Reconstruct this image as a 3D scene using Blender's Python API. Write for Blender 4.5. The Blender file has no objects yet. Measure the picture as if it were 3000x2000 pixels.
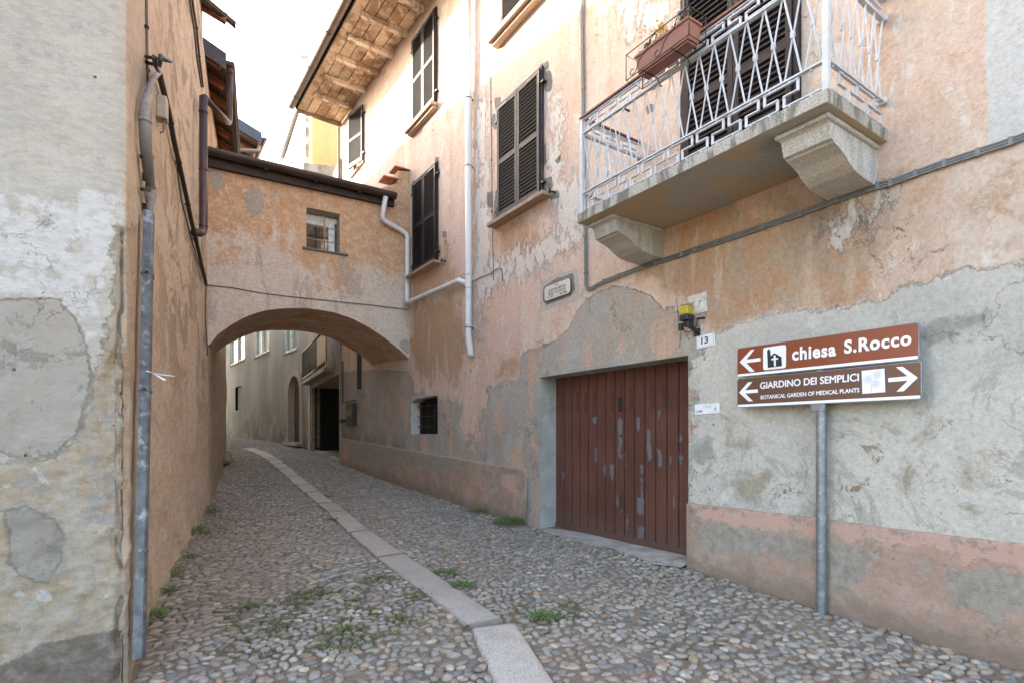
import bpy, math, random
import numpy as np
from mathutils import Vector, noise as mnoise
random.seed(7); RNG = np.random.default_rng(7)
sc = bpy.context.scene
COL = sc.collection
# ------------------------------------------------------------ camera
F, CX, HY = 1600.0, 1500.0, 1275.0          # focal length, principal column and horizon row, in pixels of a 3000 px wide frame
cam_d = bpy.data.cameras.new('camera'); cam = bpy.data.objects.new('camera', cam_d); COL.objects.link(cam)
cam.location = (0, 0, 0); cam.rotation_euler = (math.radians(90), 0, 0)
cam_d.sensor_width = 36; cam_d.lens = 36 * F / 3000; cam_d.shift_y = (HY - 1000) / 3000
cam_d.clip_start = 0.05; cam_d.clip_end = 2000
sc.camera = cam
# ------------------------------------------------------------ light
SUN_TO = Vector((-2.21, 1.05, 0.83)).normalized()     # towards the sun
sun_el = math.asin(SUN_TO.z); sun_az = math.atan2(SUN_TO.x, SUN_TO.y)
w = bpy.data.worlds.new('World'); sc.world = w; w.use_nodes = True
wn = w.node_tree; bg = wn.nodes['Background']
sky = wn.nodes.new('ShaderNodeTexSky'); sky.sky_type = 'NISHITA'; sky.sun_disc = False
sky.sun_elevation = sun_el; sky.sun_rotation = sun_az
sky.air_density = 1.0; sky.dust_density = 3.5; sky.ozone_density = 0.6
wn.links.new(sky.outputs[0], bg.inputs[0]); bg.inputs[1].default_value = 0.15
sd = bpy.data.lights.new('sun', 'SUN'); sd.energy = 5.0; sd.angle = math.radians(0.5); sd.color = (1.0, 0.90, 0.76)
so = bpy.data.objects.new('sun', sd); COL.objects.link(so); so.rotation_euler = SUN_TO.to_track_quat('Z', 'Y').to_euler()
sc.view_settings.view_transform = 'Standard'; sc.view_settings.look = 'None'
sc.view_settings.exposure = 3.25; sc.view_settings.gamma = 1.0
sc.cycles.max_bounces = 8; sc.cycles.diffuse_bounces = 6

# ------------------------------------------------------------ node helpers
class NT:
    def __init__(s, name, rough=0.9, spec=0.2):
        s.m = bpy.data.materials.new(name); s.m.use_nodes = True; s.t = s.m.node_tree
        s.b = s.t.nodes['Principled BSDF']; s.b.inputs['Roughness'].default_value = rough
        s.b.inputs['Specular IOR Level'].default_value = spec
        s.g = s.t.nodes.new('ShaderNodeNewGeometry'); s.pos = s.g.outputs['Position']
    def put(s, inp, v):
        if isinstance(v, bpy.types.NodeSocket): s.t.links.new(v, inp)
        elif isinstance(v, (tuple, list)) and len(v) == 3 and inp.type == 'RGBA': inp.default_value = (*v, 1)
        else: inp.default_value = v
    def scale(s, v, xyz, vec=None):
        n = s.t.nodes.new('ShaderNodeVectorMath'); n.operation = 'MULTIPLY'
        s.put(n.inputs[0], vec or s.pos); n.inputs[1].default_value = xyz; return n.outputs[0]
    def noise(s, sc_, det=4, rough=0.6, vec=None, dist=0.0, col=False):
        n = s.t.nodes.new('ShaderNodeTexNoise'); n.inputs['Scale'].default_value = sc_
        n.inputs['Detail'].default_value = det; n.inputs['Roughness'].default_value = rough; n.inputs['Distortion'].default_value = dist
        s.put(n.inputs['Vector'], vec or s.pos); return n.outputs['Color' if col else 'Fac']
    def streak(s, sc_, det=4, zs=0.18, dist=0.3):
        return s.noise(sc_, det, 0.62, s.scale(0, (1, 1, zs)), dist)
    def vor(s, sc_, feat='F1', vec=None, out='Distance', rnd=1.0):
        n = s.t.nodes.new('ShaderNodeTexVoronoi'); n.feature = feat; n.inputs['Scale'].default_value = sc_
        n.inputs['Randomness'].default_value = rnd
        s.put(n.inputs['Vector'], vec or s.pos); return n.outputs[out]
    def attr(s, name, col=False):
        n = s.t.nodes.new('ShaderNodeAttribute'); n.attribute_name = name; return n.outputs['Color' if col else 'Fac']
    def m2(s, op, a, b=0.0, c=0.0):
        n = s.t.nodes.new('ShaderNodeMath'); n.operation = op
        s.put(n.inputs[0], a); s.put(n.inputs[1], b)
        if len(n.inputs) > 2: s.put(n.inputs[2], c)
        return n.outputs[0]
    def ramp(s, f, a, b, lo=0.0, hi=1.0):
        n = s.t.nodes.new('ShaderNodeMapRange'); n.interpolation_type = 'SMOOTHSTEP'
        s.put(n.inputs[0], f); n.inputs[1].default_value = a; n.inputs[2].default_value = b
        n.inputs[3].default_value = lo; n.inputs[4].default_value = hi; return n.outputs[0]
    def mix(s, f, a, b, mode='MIX'):
        n = s.t.nodes.new('ShaderNodeMix'); n.data_type = 'RGBA'; n.blend_type = mode
        s.put(n.inputs[0], f); s.put(n.inputs[6], a); s.put(n.inputs[7], b); return n.outputs[2]
    def mask(s, name, amp=0.12, nz=None, edge=0.012):      # crisp ragged patch from a signed-distance attribute
        nz = nz or s.noise(9, 6, 0.7)
        d = s.m2('ADD', s.attr(name), s.m2('MULTIPLY', s.m2('SUBTRACT', nz, 0.5), amp * 2))
        s.last = d; return s.ramp(d, -edge, edge)
    def rim(s, wd=.012, off=0.0):      # thin broken line along the last patch edge
        return s.m2('MULTIPLY', s.ramp(s.m2('ABSOLUTE', s.m2('ADD', s.last, -off)), wd, wd * .3), s.ramp(s.noise(4.5, 5, .7), .40, .56))
    def sep(s, ax): 
        n = s.t.nodes.new('ShaderNodeSeparateXYZ'); s.t.links.new(s.pos, n.inputs[0]); return n.outputs[ax]
    def cracks(s, sc_=1.3, wd=0.006, keep=0.56):
        v = s.t.nodes.new('ShaderNodeVectorMath'); v.operation = 'ADD'
        wv = s.t.nodes.new('ShaderNodeVectorMath'); wv.operation = 'SCALE'; s.t.links.new(s.noise(3.5, 5, 0.7, col=True), wv.inputs[0]); wv.inputs[3].default_value = 0.5
        s.t.links.new(s.pos, v.inputs[0]); s.t.links.new(wv.outputs[0], v.inputs[1])
        d = s.vor(sc_, 'DISTANCE_TO_EDGE', v.outputs[0])
        return s.m2('MULTIPLY', s.ramp(d, wd * sc_, 0.0), s.ramp(s.noise(0.9, 2), keep, keep + 0.06))
    def bump(s, items, nrm=None):
        for h, st, ds in items:
            n = s.t.nodes.new('ShaderNodeBump'); n.inputs['Strength'].default_value = st; n.inputs['Distance'].default_value = ds
            s.put(n.inputs['Height'], h)
            if nrm: s.t.links.new(nrm, n.inputs['Normal'])
            nrm = n.outputs[0]
        s.t.links.new(nrm, s.b.inputs['Normal'])
    def base(s, c): s.put(s.b.inputs['Base Color'], c); return s.m

def simple(name, col, rough=0.6, metal=0.0, var=0.15, sc_=12, bump=0.0, spec=0.4, dirt=None, streak=False):
    n = NT(name, rough, spec); n.b.inputs['Metallic'].default_value = metal
    f = n.streak(sc_, 5) if streak else n.noise(sc_, 5)
    c = n.mix(n.ramp(f, 0.3, 0.7), tuple(x * (1 - var) for x in col), tuple(min(1, x * (1 + var)) for x in col))
    if dirt: c = n.mix(n.ramp(n.noise(sc_ * 0.6, 6, 0.7), 0.52, 0.68), c, dirt)
    n.base(c)
    if bump: n.bump([(n.noise(sc_ * 8, 4), 1.0, bump)])
    return n.m

# ------------------------------------------------------------ frames: a wall as a polyline seen from above
class Frame:
    def __init__(s, pts, sign, off0=0):
        s.p = [np.array(p, float) for p in pts]; s.sign = sign
        s.len = [0]; 
        for a, b in zip(s.p, s.p[1:]): s.len.append(s.len[-1] + np.linalg.norm(b - a))
        s.len = np.array(s.len) - off0
        s.d = [(b - a) / np.linalg.norm(b - a) for a, b in zip(s.p, s.p[1:])]
        s.n = [sign * np.array([d[1], -d[0]]) for d in s.d]
    def seg(s, u):
        return int(min(max(np.searchsorted(s.len, u, side='right') - 1, 0), len(s.d) - 1))
    def P(s, u, z, w=0.0):
        i = s.seg(u); q = s.p[i] + s.d[i] * (u - s.len[i]) + s.n[i] * w
        return Vector((q[0], q[1], z))
    def N(s, u): n = s.n[s.seg(u)]; return Vector((n[0], n[1], 0))
    def D(s, u): n = s.d[s.seg(u)]; return Vector((n[0], n[1], 0))
    def px(s, x, y, w=0.0):
        a = (x - CX) / F; best = None
        for i, (p, d, n) in enumerate(zip(s.p, s.d, s.n)):
            q = p + n * w
            den = d[0] - a * d[1]
            if abs(den) < 1e-9: continue
            t = (a * q[1] - q[0]) / den; Y = q[1] + d[1] * t; L = s.len[i + 1] - s.len[i]
            pen = max(0, -t, t - L)
            if Y > 0.1 and (best is None or pen < best[0] - 1e-6): best = (pen, t + s.len[i], Y)
        return best[1], (HY - y) / F * best[2]
_dR = np.array([-.5592, .8290]); _C = np.array([.8290, .5592]) * 4.7
R = Frame([_C - _dR * 30, _C + _dR * 60], -1, 30)                                    # right-hand house front
L = Frame([(-8.38, .59), (-2.42, 3.332), (-2.385, 3.37), (-2.40, 3.42), (-3.0, 4.5), (-3.9, 6.36), (-5.41, 9.7), (-8.1, 15.5), (-12.6, 24.0), (-24.0, 38.0)], +1, 6.56 + 0.05)
A = Frame([(-5.43, 9.69), (-2.17, 11.675)], +1)                                       # bridge over the street
G = Frame([(-7.96, 21.3), (-7.96 - .78 * 16, 37.3)], -1)                              # grey house far up the street
B = Frame([(-4.93, 15.62), (-7.96, 21.3)], -1)                                        # house with the dark gate
# ------------------------------------------------------------ mesh builder
class MB:
    def __init__(s): s.v = []; s.f = []
    def add(s, vs, fs):
        o = len(s.v); s.v.extend([tuple(v) for v in vs]); s.f.extend([tuple(i + o for i in f) for f in fs]); return s
    def hexa(s, p):      # 8 points: bottom ring 4, top ring 4
        return s.add(p, [(3, 2, 1, 0), (4, 5, 6, 7), (0, 1, 5, 4), (1, 2, 6, 5), (2, 3, 7, 6), (3, 0, 4, 7)])
    def fbox(s, fr, u0, u1, z0, z1, w0, w1):
        return s.hexa([fr.P(u0, z0, w0), fr.P(u1, z0, w0), fr.P(u1, z0, w1), fr.P(u0, z0, w1),
                       fr.P(u0, z1, w0), fr.P(u1, z1, w0), fr.P(u1, z1, w1), fr.P(u0, z1, w1)])
    def bar(s, a, b, hx, hy, up=None):      # rectangular bar from a to b
        a, b = Vector(a), Vector(b); d = (b - a).normalized()
        up = Vector(up) if up else (Vector((0, 0, 1)) if abs(d.z) < .9 else Vector((1, 0, 0)))
        x = d.cross(up).normalized(); y = x.cross(d).normalized()
        r = [(-hx, -hy), (hx, -hy), (hx, hy), (-hx, hy)]
        return s.hexa([a + x * i + y * j for i, j in r] + [b + x * i + y * j for i, j in r])
    def tube(s, pts, r, seg=10, cap=True):
        pts = [Vector(p) for p in pts]; n = len(pts); rr = r if isinstance(r, (list, tuple)) else [r] * n
        vs = []; prev = None
        for i, p in enumerate(pts):
            t = (pts[min(i + 1, n - 1)] - pts[max(i - 1, 0)]).normalized()
            if prev is None:
                x = t.cross(Vector((0, 0, 1)) if abs(t.z) < .9 else Vector((1, 0, 0))).normalized()
            else: x = (prev - t * prev.dot(t)).normalized()
            prev = x; y = t.cross(x)
            for k in range(seg):
                a = 2 * math.pi * k / seg; vs.append(p + (x * math.cos(a) + y * math.sin(a)) * rr[i])
        fs = [(i * seg + k, i * seg + (k + 1) % seg, (i + 1) * seg + (k + 1) % seg, (i + 1) * seg + k) for i in range(n - 1) for k in range(seg)]
        if cap: fs += [tuple(range(seg))[::-1], tuple((n - 1) * seg + k for k in range(seg))]
        return s.add(vs, fs)
    def prism(s, poly, off):     # polygon of 3-D points, extruded by a vector
        off = Vector(off); poly = [Vector(p) for p in poly]; n = len(poly)
        return s.add(poly + [p + off for p in poly], [tuple(range(n))[::-1], tuple(range(n, 2 * n))] + [(i, (i + 1) % n, n + (i + 1) % n, n + i) for i in range(n)])
    def fprism(s, fr, uz, w0, w1):
        return s.add([fr.P(u, z, w0) for u, z in uz] + [fr.P(u, z, w1) for u, z in uz],
                     [tuple(range(len(uz)))[::-1], tuple(range(len(uz), 2 * len(uz)))] + [(i, (i + 1) % len(uz), len(uz) + (i + 1) % len(uz), len(uz) + i) for i in range(len(uz))])
def bend(pts, r=0.05, k=4):      # round the corners of a path
    pts = [Vector(p) for p in pts]; out = [pts[0]]
    for a, b, c in zip(pts, pts[1:], pts[2:]):
        d1 = (a - b); d2 = (c - b); rr = min(r, d1.length * .45, d2.length * .45)
        p, q = b + d1.normalized() * rr, b + d2.normalized() * rr
        for i in range(k + 1):
            t = i / k; out.append(p * (1 - t) ** 2 + b * 2 * t * (1 - t) + q * t * t)
    return out + [pts[-1]]

def thing(name, label, cat, loc, group=None):
    o = bpy.data.objects.new(name, None); COL.objects.link(o); o.location = loc
    o['label'] = label; o['category'] = cat
    if group: o['group'] = group
    o.empty_display_size = .2; return o
def rootloc(o):
    v = Vector((0, 0, 0))
    while o is not None: v += Vector(o.location); o = o.parent
    return v
def obj(name, mb, mat, parent=None, smooth=False, attrs=None, bevel=0, label=None, loc=None):
    me = bpy.data.meshes.new(name); base = rootloc(parent) if parent else Vector((0, 0, 0))
    if parent is None and loc is not None: base = Vector(loc)
    vs = np.array(mb.v, dtype=np.float64) - np.array(base)
    me.from_pydata(vs.tolist(), [], mb.f); me.materials.append(mat); me.validate()
    if smooth: me.polygons.foreach_set('use_smooth', [True] * len(me.polygons))
    if attrs:
        for k, a in attrs.items():
            at = me.attributes.new(k, 'FLOAT', 'POINT'); at.data.foreach_set('value', np.asarray(a, dtype=np.float32))
    me.update(); o = bpy.data.objects.new(name, me); COL.objects.link(o)
    if parent: o.parent = parent
    elif loc is not None: o.location = loc
    if bevel:
        b = o.modifiers.new('bevel', 'BEVEL'); b.width = bevel; b.segments = 2; b.limit_method = 'ANGLE'
    if smooth == 'auto':
        me.set_sharp_from_angle(angle=math.radians(40))
    if label: o['label'] = label
    return o
def tag(o, label, cat, group=None):
    o['label'] = label; o['category'] = cat
    if group: o['group'] = group
    return o
def struct(o, kind='structure'): o['kind'] = kind; return o

def sdf(poly, pts):     # signed distance, positive inside
    poly = np.asarray(poly, float); pts = np.asarray(pts, float)
    d = np.full(len(pts), 1e9); ins = np.zeros(len(pts), bool); n = len(poly)
    for i in range(n):
        a, b = poly[i], poly[(i + 1) % n]; e = b - a; wv = pts - a
        t = np.clip((wv @ e) / max(e @ e, 1e-12), 0, 1); q = wv - t[:, None] * e
        d = np.minimum(d, np.hypot(q[:, 0], q[:, 1]))
        c = (a[1] > pts[:, 1]) != (b[1] > pts[:, 1])
        with np.errstate(divide='ignore', invalid='ignore'):
            xi = (b[0] - a[0]) * (pts[:, 1] - a[1]) / (b[1] - a[1]) + a[0]
        ins ^= c & (pts[:, 0] < xi)
    return np.where(ins, d, -d)
def patches(fr, polys, uz, w=0.0):
    out = np.full(len(uz), -9.0)
    for p in polys: out = np.maximum(out, sdf([fr.px(x, y, w) for x, y in p], uz))
    return out
def crop(pl, sc_, ox, oy): return [(ox + x / sc_, oy + y / sc_) for x, y in pl]

def lines(a, b, step, extra=()):
    n = max(1, int(round((b - a) / step))); g = list(np.linspace(a, b, n + 1))
    g = [x for x in g if all(abs(x - e) > step * .3 for e in extra)] + [e for e in extra if a <= e <= b]
    return sorted(g)
def wallgrid(fr, us, zs, holes=(), disp=None, zcap=None):
    """a wall sheet with rectangular openings left out; returns builder and (u,z) per vertex"""
    mb = MB(); idx = {}; uz = []
    for i, u in enumerate(us):
        for j, z in enumerate(zs):
            if zcap: z = min(z, zcap(u))
            p = fr.P(u, z, disp(u, z) if disp else 0.0); mb.v.append(tuple(p)); uz.append((u, z))
    nz = len(zs)
    for i in range(len(us) - 1):
        um = (us[i] + us[i + 1]) / 2
        for j in range(nz - 1):
            zm = (zs[j] + zs[j + 1]) / 2
            if zcap and zs[j] >= zcap(um): continue
            if any(h[0] < um < h[1] and h[2] < zm < h[3] for h in holes): continue
            a = i * nz + j; mb.f.append((a, a + 1, a + nz + 1, a + nz))
    return mb, np.array(uz)
# ------------------------------------------------------------ terrain height
_GP = np.array([(3.3, 3.52, -1.49), (2.62, 4.52, -1.435), (1.87, 5.63, -1.351), (.4, 7.82, -1.315), (-.94, 9.8, -1.207), (-2.19, 11.66, -1.11), (-4.93, 15.7, -.785),
    (-2.5, 3.72, -1.55), (-3.0, 4.5, -1.46), (-3.9, 6.36, -1.38), (-5.1, 9.0, -1.32), (-6.28, 11.6, -1.10), (-7.2, 13.7, -.90), (-8.1, 15.5, -.66), (-7.96, 21.3, -.53), (-17, 33, -.14),
    (0, -3, -1.66), (-4, 0, -1.68), (6, -2, -1.62), (-12, -4, -1.75), (-12.6, 24.0, -.25), (-20, 29, -.1), (10, -8, -1.7), (-8, 8, -1.3), (-12, 15, -.6), (4, 12, -1.1), (0, 20, -.6)])
def _phi(r): return np.where(r > 1e-9, r * r * np.log(np.maximum(r, 1e-9)), 0)
_n = len(_GP); _K = np.zeros((_n + 3, _n + 3))
_K[:_n, :_n] = _phi(np.linalg.norm(_GP[:, None, :2] - _GP[None, :, :2], axis=2)) + np.eye(_n) * .3
_K[:_n, _n] = 1; _K[:_n, _n + 1:] = _GP[:, :2]; _K[_n:, :_n] = _K[:_n, _n:].T
_W = np.linalg.solve(_K, np.concatenate([_GP[:, 2], [0, 0, 0]]))
def ground(X, Y):
    X = np.asarray(X, float); Y = np.asarray(Y, float)
    r = np.sqrt((X[..., None] - _GP[:, 0]) ** 2 + (Y[..., None] - _GP[:, 1]) ** 2)
    return _phi(r) @ _W[:_n] + _W[_n] + _W[_n + 1] * X + _W[_n + 2] * Y
def gpx(x, y, up=0.0):     # where the sight line meets the ground
    a = (x - CX) / F; b = (y - HY) / F
    Ys = np.linspace(2, 45, 2000); g = ground(a * Ys, Ys) + up; z = -b * Ys
    k = np.where(z <= g)[0]; i = k[0] if len(k) else 1999
    return Vector((a * Ys[i], Ys[i], float(g[i])))
def gz(p, dz=0.0): return Vector((p[0], p[1], float(ground(p[0], p[1])) + dz))

# ------------------------------------------------------------ materials
def mat_right():
    n = NT('weathered peach plaster', .95, .1)
    big = n.noise(.55, 3); st = n.streak(1.6, 6, .16); st2 = n.streak(4.5, 6, .2); mid = n.noise(2.3, 8, .76); fine = n.noise(26, 7, .8)
    c = n.mix(n.ramp(st, .38, .62), (.68, .49, .38), (.70, .58, .48))
    c = n.mix(n.ramp(big, .42, .62, 0, .75), c, (.68, .50, .42))
    c = n.mix(n.m2('MULTIPLY', n.ramp(mid, .55, .66), .65), c, (.57, .355, .215))
    c = n.mix(n.m2('MULTIPLY', n.ramp(st2, .56, .66), .55), c, (.70, .62, .53))
    c = n.mix(n.m2('MULTIPLY', n.ramp(n.noise(1.9, 8, .74, n.scale(0, (1, 1, .45))), .54, .60), .55), c, (.60, .42, .30))
    c = n.mix(n.m2('MULTIPLY', n.ramp(n.noise(3.7, 9, .78, n.scale(0, (1, 1, .5)), .4), .56, .60), .8), c, (.73, .68, .61))
    c = n.mix(n.m2('MULTIPLY', n.ramp(n.streak(2.9, 7, .12), .54, .66), .4), c, (.46, .37, .30))
    # warm ochre stain
    om = n.ramp(n.m2('ADD', n.attr('orange'), n.m2('MULTIPLY', n.m2('SUBTRACT', n.noise(2.2, 7, .74), .5), 1.3)), -.10, .15)
    oc = n.mix(n.ramp(n.noise(3.4, 6, .7), .38, .62), (.50, .275, .14), (.43, .31, .21))
    oc = n.mix(n.ramp(n.streak(5, 5), .5, .66), oc, (.60, .44, .31))
    c = n.mix(n.m2('MULTIPLY', om, .92), c, oc)
    # lime flakes
    fl = n.ramp(n.m2('ADD', n.m2('MULTIPLY', n.attr('flake'), .45), n.noise(6.5, 9, .78, n.scale(0, (1, 1, .55)))), .50, .54)
    fl = n.m2('MULTIPLY', fl, n.ramp(n.attr('flake'), -.25, .1))
    c = n.mix(n.m2('MULTIPLY', fl, .85), c, (.69, .66, .62))
    sp = n.ramp(n.noise(11, 8, .8), .63, .66); c = n.mix(n.m2('MULTIPLY', sp, .6), c, (.70, .62, .54))
    # pale grey render low on the right
    pm = n.mask('pale', .20, n.noise(5, 9, .78), .008); prim = n.rim(.016, -.012)
    pc = n.mix(n.ramp(n.noise(1.1, 6, .6), .36, .62), (.50, .495, .45), (.60, .585, .52))
    pc = n.mix(n.m2('MULTIPLY', n.ramp(n.noise(2.4, 8, .68, None, .6), .55, .66), n.ramp(n.sep(2), .6, -.2)), pc, (.36, .315, .235))
    pc = n.mix(n.m2('MULTIPLY', n.ramp(n.noise(3.1, 8, .74), .58, .62), .8), pc, (.68, .67, .60))
    pc = n.mix(n.m2('MULTIPLY', n.ramp(n.noise(1.7, 9, .72, None, 1.0), .53, .56), n.m2('MULTIPLY', n.ramp(n.sep(2), 1.0, .1), .65)), pc, (.36, .345, .29))
    pc = n.mix(n.m2('MULTIPLY', n.ramp(n.noise(4.6, 8, .75, None, .5), .60, .63), n.ramp(n.sep(2), .5, -.3)), pc, (.25, .195, .12))
    rim = n.m2('MULTIPLY', n.ramp(n.m2('ABSOLUTE', n.m2('SUBTRACT', n.noise(1.5, 7, .6, None, .8), .52)), .010, .0), n.ramp(n.sep(2), .7, 0.0))
    pc = n.mix(n.m2('MULTIPLY', rim, .5), pc, (.26, .22, .16))
    # cement round the garage and low under the windows
    cm = n.ramp(n.m2('ADD', n.attr('cement'), n.m2('MULTIPLY', n.m2('SUBTRACT', n.noise(3.2, 9, .76), .5), n.ramp(n.attr('low'), -.3, .5, .22, 1.3))), -.006, .010)
    cc = n.mix(n.ramp(n.streak(1.5, 5, .25), .38, .62), (.42, .355, .285), (.40, .38, .345))
    cc = n.mix(n.m2('MULTIPLY', n.ramp(n.noise(2.2, 7, .65), .5, .6), n.ramp(n.attr('low'), -.4, .3)), cc, (.45, .44, .42))
    cc = n.mix(n.m2('MULTIPLY', n.ramp(n.noise(1.7, 8, .7), .57, .62), n.ramp(n.attr('low'), -.4, .3)), cc, (.31, .29, .25))
    cc = n.mix(n.m2('MULTIPLY', n.ramp(n.streak(2.6, 8, .35), .55, .58), n.ramp(n.attr('low'), -.4, .3)), cc, (.58, .40, .29))
    cc = n.mix(n.m2('MULTIPLY', n.ramp(n.noise(5, 9, .78), .60, .63), .8), cc, (.53, .51, .47))
    cc = n.mix(n.m2('MULTIPLY', n.ramp(n.streak(6, 6, .12), .5, .7), .35), cc, (.30, .27, .23))
    lm = n.mask('fillet', .10, n.noise(8, 8, .75), .01)      # flaky lime line along the joint
    c = n.mix(pm, c, pc); c = n.mix(n.m2('MULTIPLY', prim, .7), c, (.33, .25, .18)); c = n.mix(cm, c, cc)
    n.last = n.m2('ADD', n.attr('cement'), n.m2('MULTIPLY', n.m2('SUBTRACT', n.noise(3.2, 9, .76), .5), n.ramp(n.attr('low'), -.3, .5, .22, 1.3))); crim = n.rim(.012, 0.0); c = n.mix(n.m2('MULTIPLY', crim, .65), c, (.24, .19, .145)); n.last = n.m2('ADD', n.last, .03); c = n.mix(n.m2('MULTIPLY', n.rim(.022, 0.0), .5), c, (.66, .60, .53))
    c = n.mix(n.m2('MULTIPLY', n.m2('MULTIPLY', lm, n.ramp(n.noise(7, 8, .8), .42, .5)), n.m2('SUBTRACT', 1.0, cm)), c, (.64, .60, .54))
    dm = n.ramp(n.m2('ADD', n.attr('damp'), n.m2('MULTIPLY', n.m2('SUBTRACT', n.noise(5, 7, .7), .5), .5)), -.03, .06)
    c = n.mix(n.m2('MULTIPLY', dm, .8), c, (.27, .27, .235))
    bm_ = n.mask('bare', .03, n.noise(3, 4)); pits = n.ramp(n.noise(9, 6, .7, n.scale(0, (1, 1, 2.6))), .38, .30)
    c = n.mix(bm_, c, n.mix(pits, (.60, .60, .585), (.40, .40, .39)))
    gm = n.mask('plaquepatch', .03); c = n.mix(gm, c, (.50, .46, .40))
    rm = n.mask('repair', .03, n.noise(14, 6, .7), .006); c = n.mix(rm, c, n.mix(fine, (.16, .155, .15), (.235, .22, .21)))
    sm = n.ramp(n.attr('soot'), -.25, .3); c = n.mix(n.m2('MULTIPLY', n.m2('MULTIPLY', sm, n.ramp(n.streak(2.6, 6, .3), .36, .56)), .8), c, (.17, .135, .105))
    ck = n.cracks(1.1, .004, .52); c = n.mix(n.m2('MULTIPLY', ck, .6), c, (.20, .15, .11))
    pin = n.ramp(n.vor(2.6), .028, .018); c = n.mix(pin, c, (.05, .04, .035))
    c = n.mix(n.ramp(fine, .38, .66), n.mix(.10, c, (.8, .75, .7)), n.mix(.26, c, (.2, .15, .1)))
    n.base(c)
    lift = n.m2('ADD', n.m2('MULTIPLY', pm, .35), n.m2('ADD', n.m2('MULTIPLY', cm, .6), n.m2('ADD', n.m2('MULTIPLY', rm, .5), n.m2('MULTIPLY', fl, -.35))))
    n.bump([(n.noise(3.2, 5), .6, .05), (lift, 1.0, .028), (n.m2('SUBTRACT', n.noise(30, 7, .85), n.m2('MULTIPLY', n.m2('ADD', ck, pin), 1.5)), .9, .022), (n.m2('MULTIPLY', pits, bm_), .8, .02)])
    return n.m
def mat_left():
    n = NT('ochre lime plaster', .95, .08)
    ev = n.scale(0, (.50, .20, 1.0)); mid = n.noise(1.6, 6, .65, ev); fine = n.noise(24, 6, .8, ev)
    c = n.mix(n.ramp(mid, .38, .62), (.66, .52, .375), (.69, .58, .455))
    c = n.mix(n.m2('MULTIPLY', n.ramp(n.noise(3.6, 8, .74, ev, .4), .50, .60), .6), c, (.72, .64, .53))
    c = n.mix(n.m2('MULTIPLY', n.ramp(n.noise(2.7, 8, .72, n.scale(0, (.5, .2, .8)), .3), .54, .62), .55), c, (.50, .37, .24))
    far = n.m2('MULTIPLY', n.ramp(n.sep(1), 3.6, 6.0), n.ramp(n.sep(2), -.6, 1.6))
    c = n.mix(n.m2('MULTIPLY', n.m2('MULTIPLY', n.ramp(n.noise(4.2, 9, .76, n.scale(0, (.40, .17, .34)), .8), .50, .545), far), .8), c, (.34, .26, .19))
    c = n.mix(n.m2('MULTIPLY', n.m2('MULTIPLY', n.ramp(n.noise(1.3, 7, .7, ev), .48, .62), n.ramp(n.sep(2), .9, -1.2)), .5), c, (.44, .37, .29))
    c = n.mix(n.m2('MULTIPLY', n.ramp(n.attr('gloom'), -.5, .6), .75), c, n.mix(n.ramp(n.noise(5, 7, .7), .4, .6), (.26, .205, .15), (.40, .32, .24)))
    c = n.mix(n.m2('MULTIPLY', n.mask('strip', .02), .85), c, (.66, .58, .48))
    # grey lime front
    fr = n.attr('front'); fnz = n.noise(7, 7, .72)
    g = n.mix(n.ramp(n.noise(2.6, 6, .65), .4, .6), (.485, .45, .39), (.535, .495, .42))
    g = n.mix(n.ramp(n.noise(5.5, 7, .7), .55, .66), g, (.43, .41, .38))
    g = n.mix(n.m2('MULTIPLY', n.mask('lime', .14, fnz, .02), n.ramp(n.noise(9, 7, .7), .40, .50)), g, (.64, .625, .595))
    rb = n.mask('rubble', .14, fnz, .012)
    rc = n.mix(n.ramp(n.noise(6, 8, .76), .42, .58), (.50, .40, .27), (.53, .475, .39)); rc = n.mix(n.m2('MULTIPLY', n.ramp(n.noise(15, 8, .8), .54, .60), .5), rc, (.36, .29, .21))
    rc = n.mix(n.ramp(n.noise(4.2, 7, .7), .54, .60), rc, (.40, .38, .35))
    rc = n.mix(n.ramp(n.noise(9, 5, .7), .62, .66), rc, (.62, .61, .58))
    brick = n.m2('MULTIPLY', n.ramp(n.noise(13, 3), .72, .745), 1.0); rc = n.mix(brick, rc, (.45, .12, .05))
    g = n.mix(rb, g, rc)
    pt = n.m2('MULTIPLY', n.mask('patch', .075, n.noise(7, 9, .8), .010), n.ramp(n.noise(5, 8, .75), .30, .44)); ptr = n.rim(.006, 0.0); g = n.mix(pt, g, n.mix(n.ramp(fine, .35, .65), (.37, .34, .295), (.44, .405, .35)))
    g = n.mix(n.m2('MULTIPLY', ptr, .3), g, (.28, .24, .19))
    bs = n.mask('base', .05, fnz, .01); g = n.mix(bs, g, n.mix(n.ramp(n.noise(6, 7, .7), .45, .6), (.19, .155, .12), (.30, .26, .215)))
    c = n.mix(n.ramp(fr, .3, .7), c, g)
    ck = n.m2('MULTIPLY', n.cracks(1.5, .003, .54), 1.0); c = n.mix(n.m2('MULTIPLY', ck, .5), c, (.16, .12, .09))
    hole = n.m2('MULTIPLY', n.ramp(n.vor(7.0), .075, .05), n.ramp(n.noise(2.0, 2), .54, .58)); c = n.mix(hole, c, (.10, .08, .06))
    c = n.mix(n.m2('MULTIPLY', n.ramp(n.noise(12, 8, .8, ev), .54, .64), n.m2('SUBTRACT', 1.0, fr)), c, n.mix(.3, c, (.38, .29, .20)))
    c = n.mix(n.ramp(fine, .38, .66), n.mix(.1, c, (.8, .76, .7)), n.mix(.28, c, (.25, .2, .15))); n.base(c)
    grain = n.m2('SUBTRACT', n.noise(42, 7, .85), n.m2('ADD', ck, n.m2('MULTIPLY', hole, 2.0)))
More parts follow.
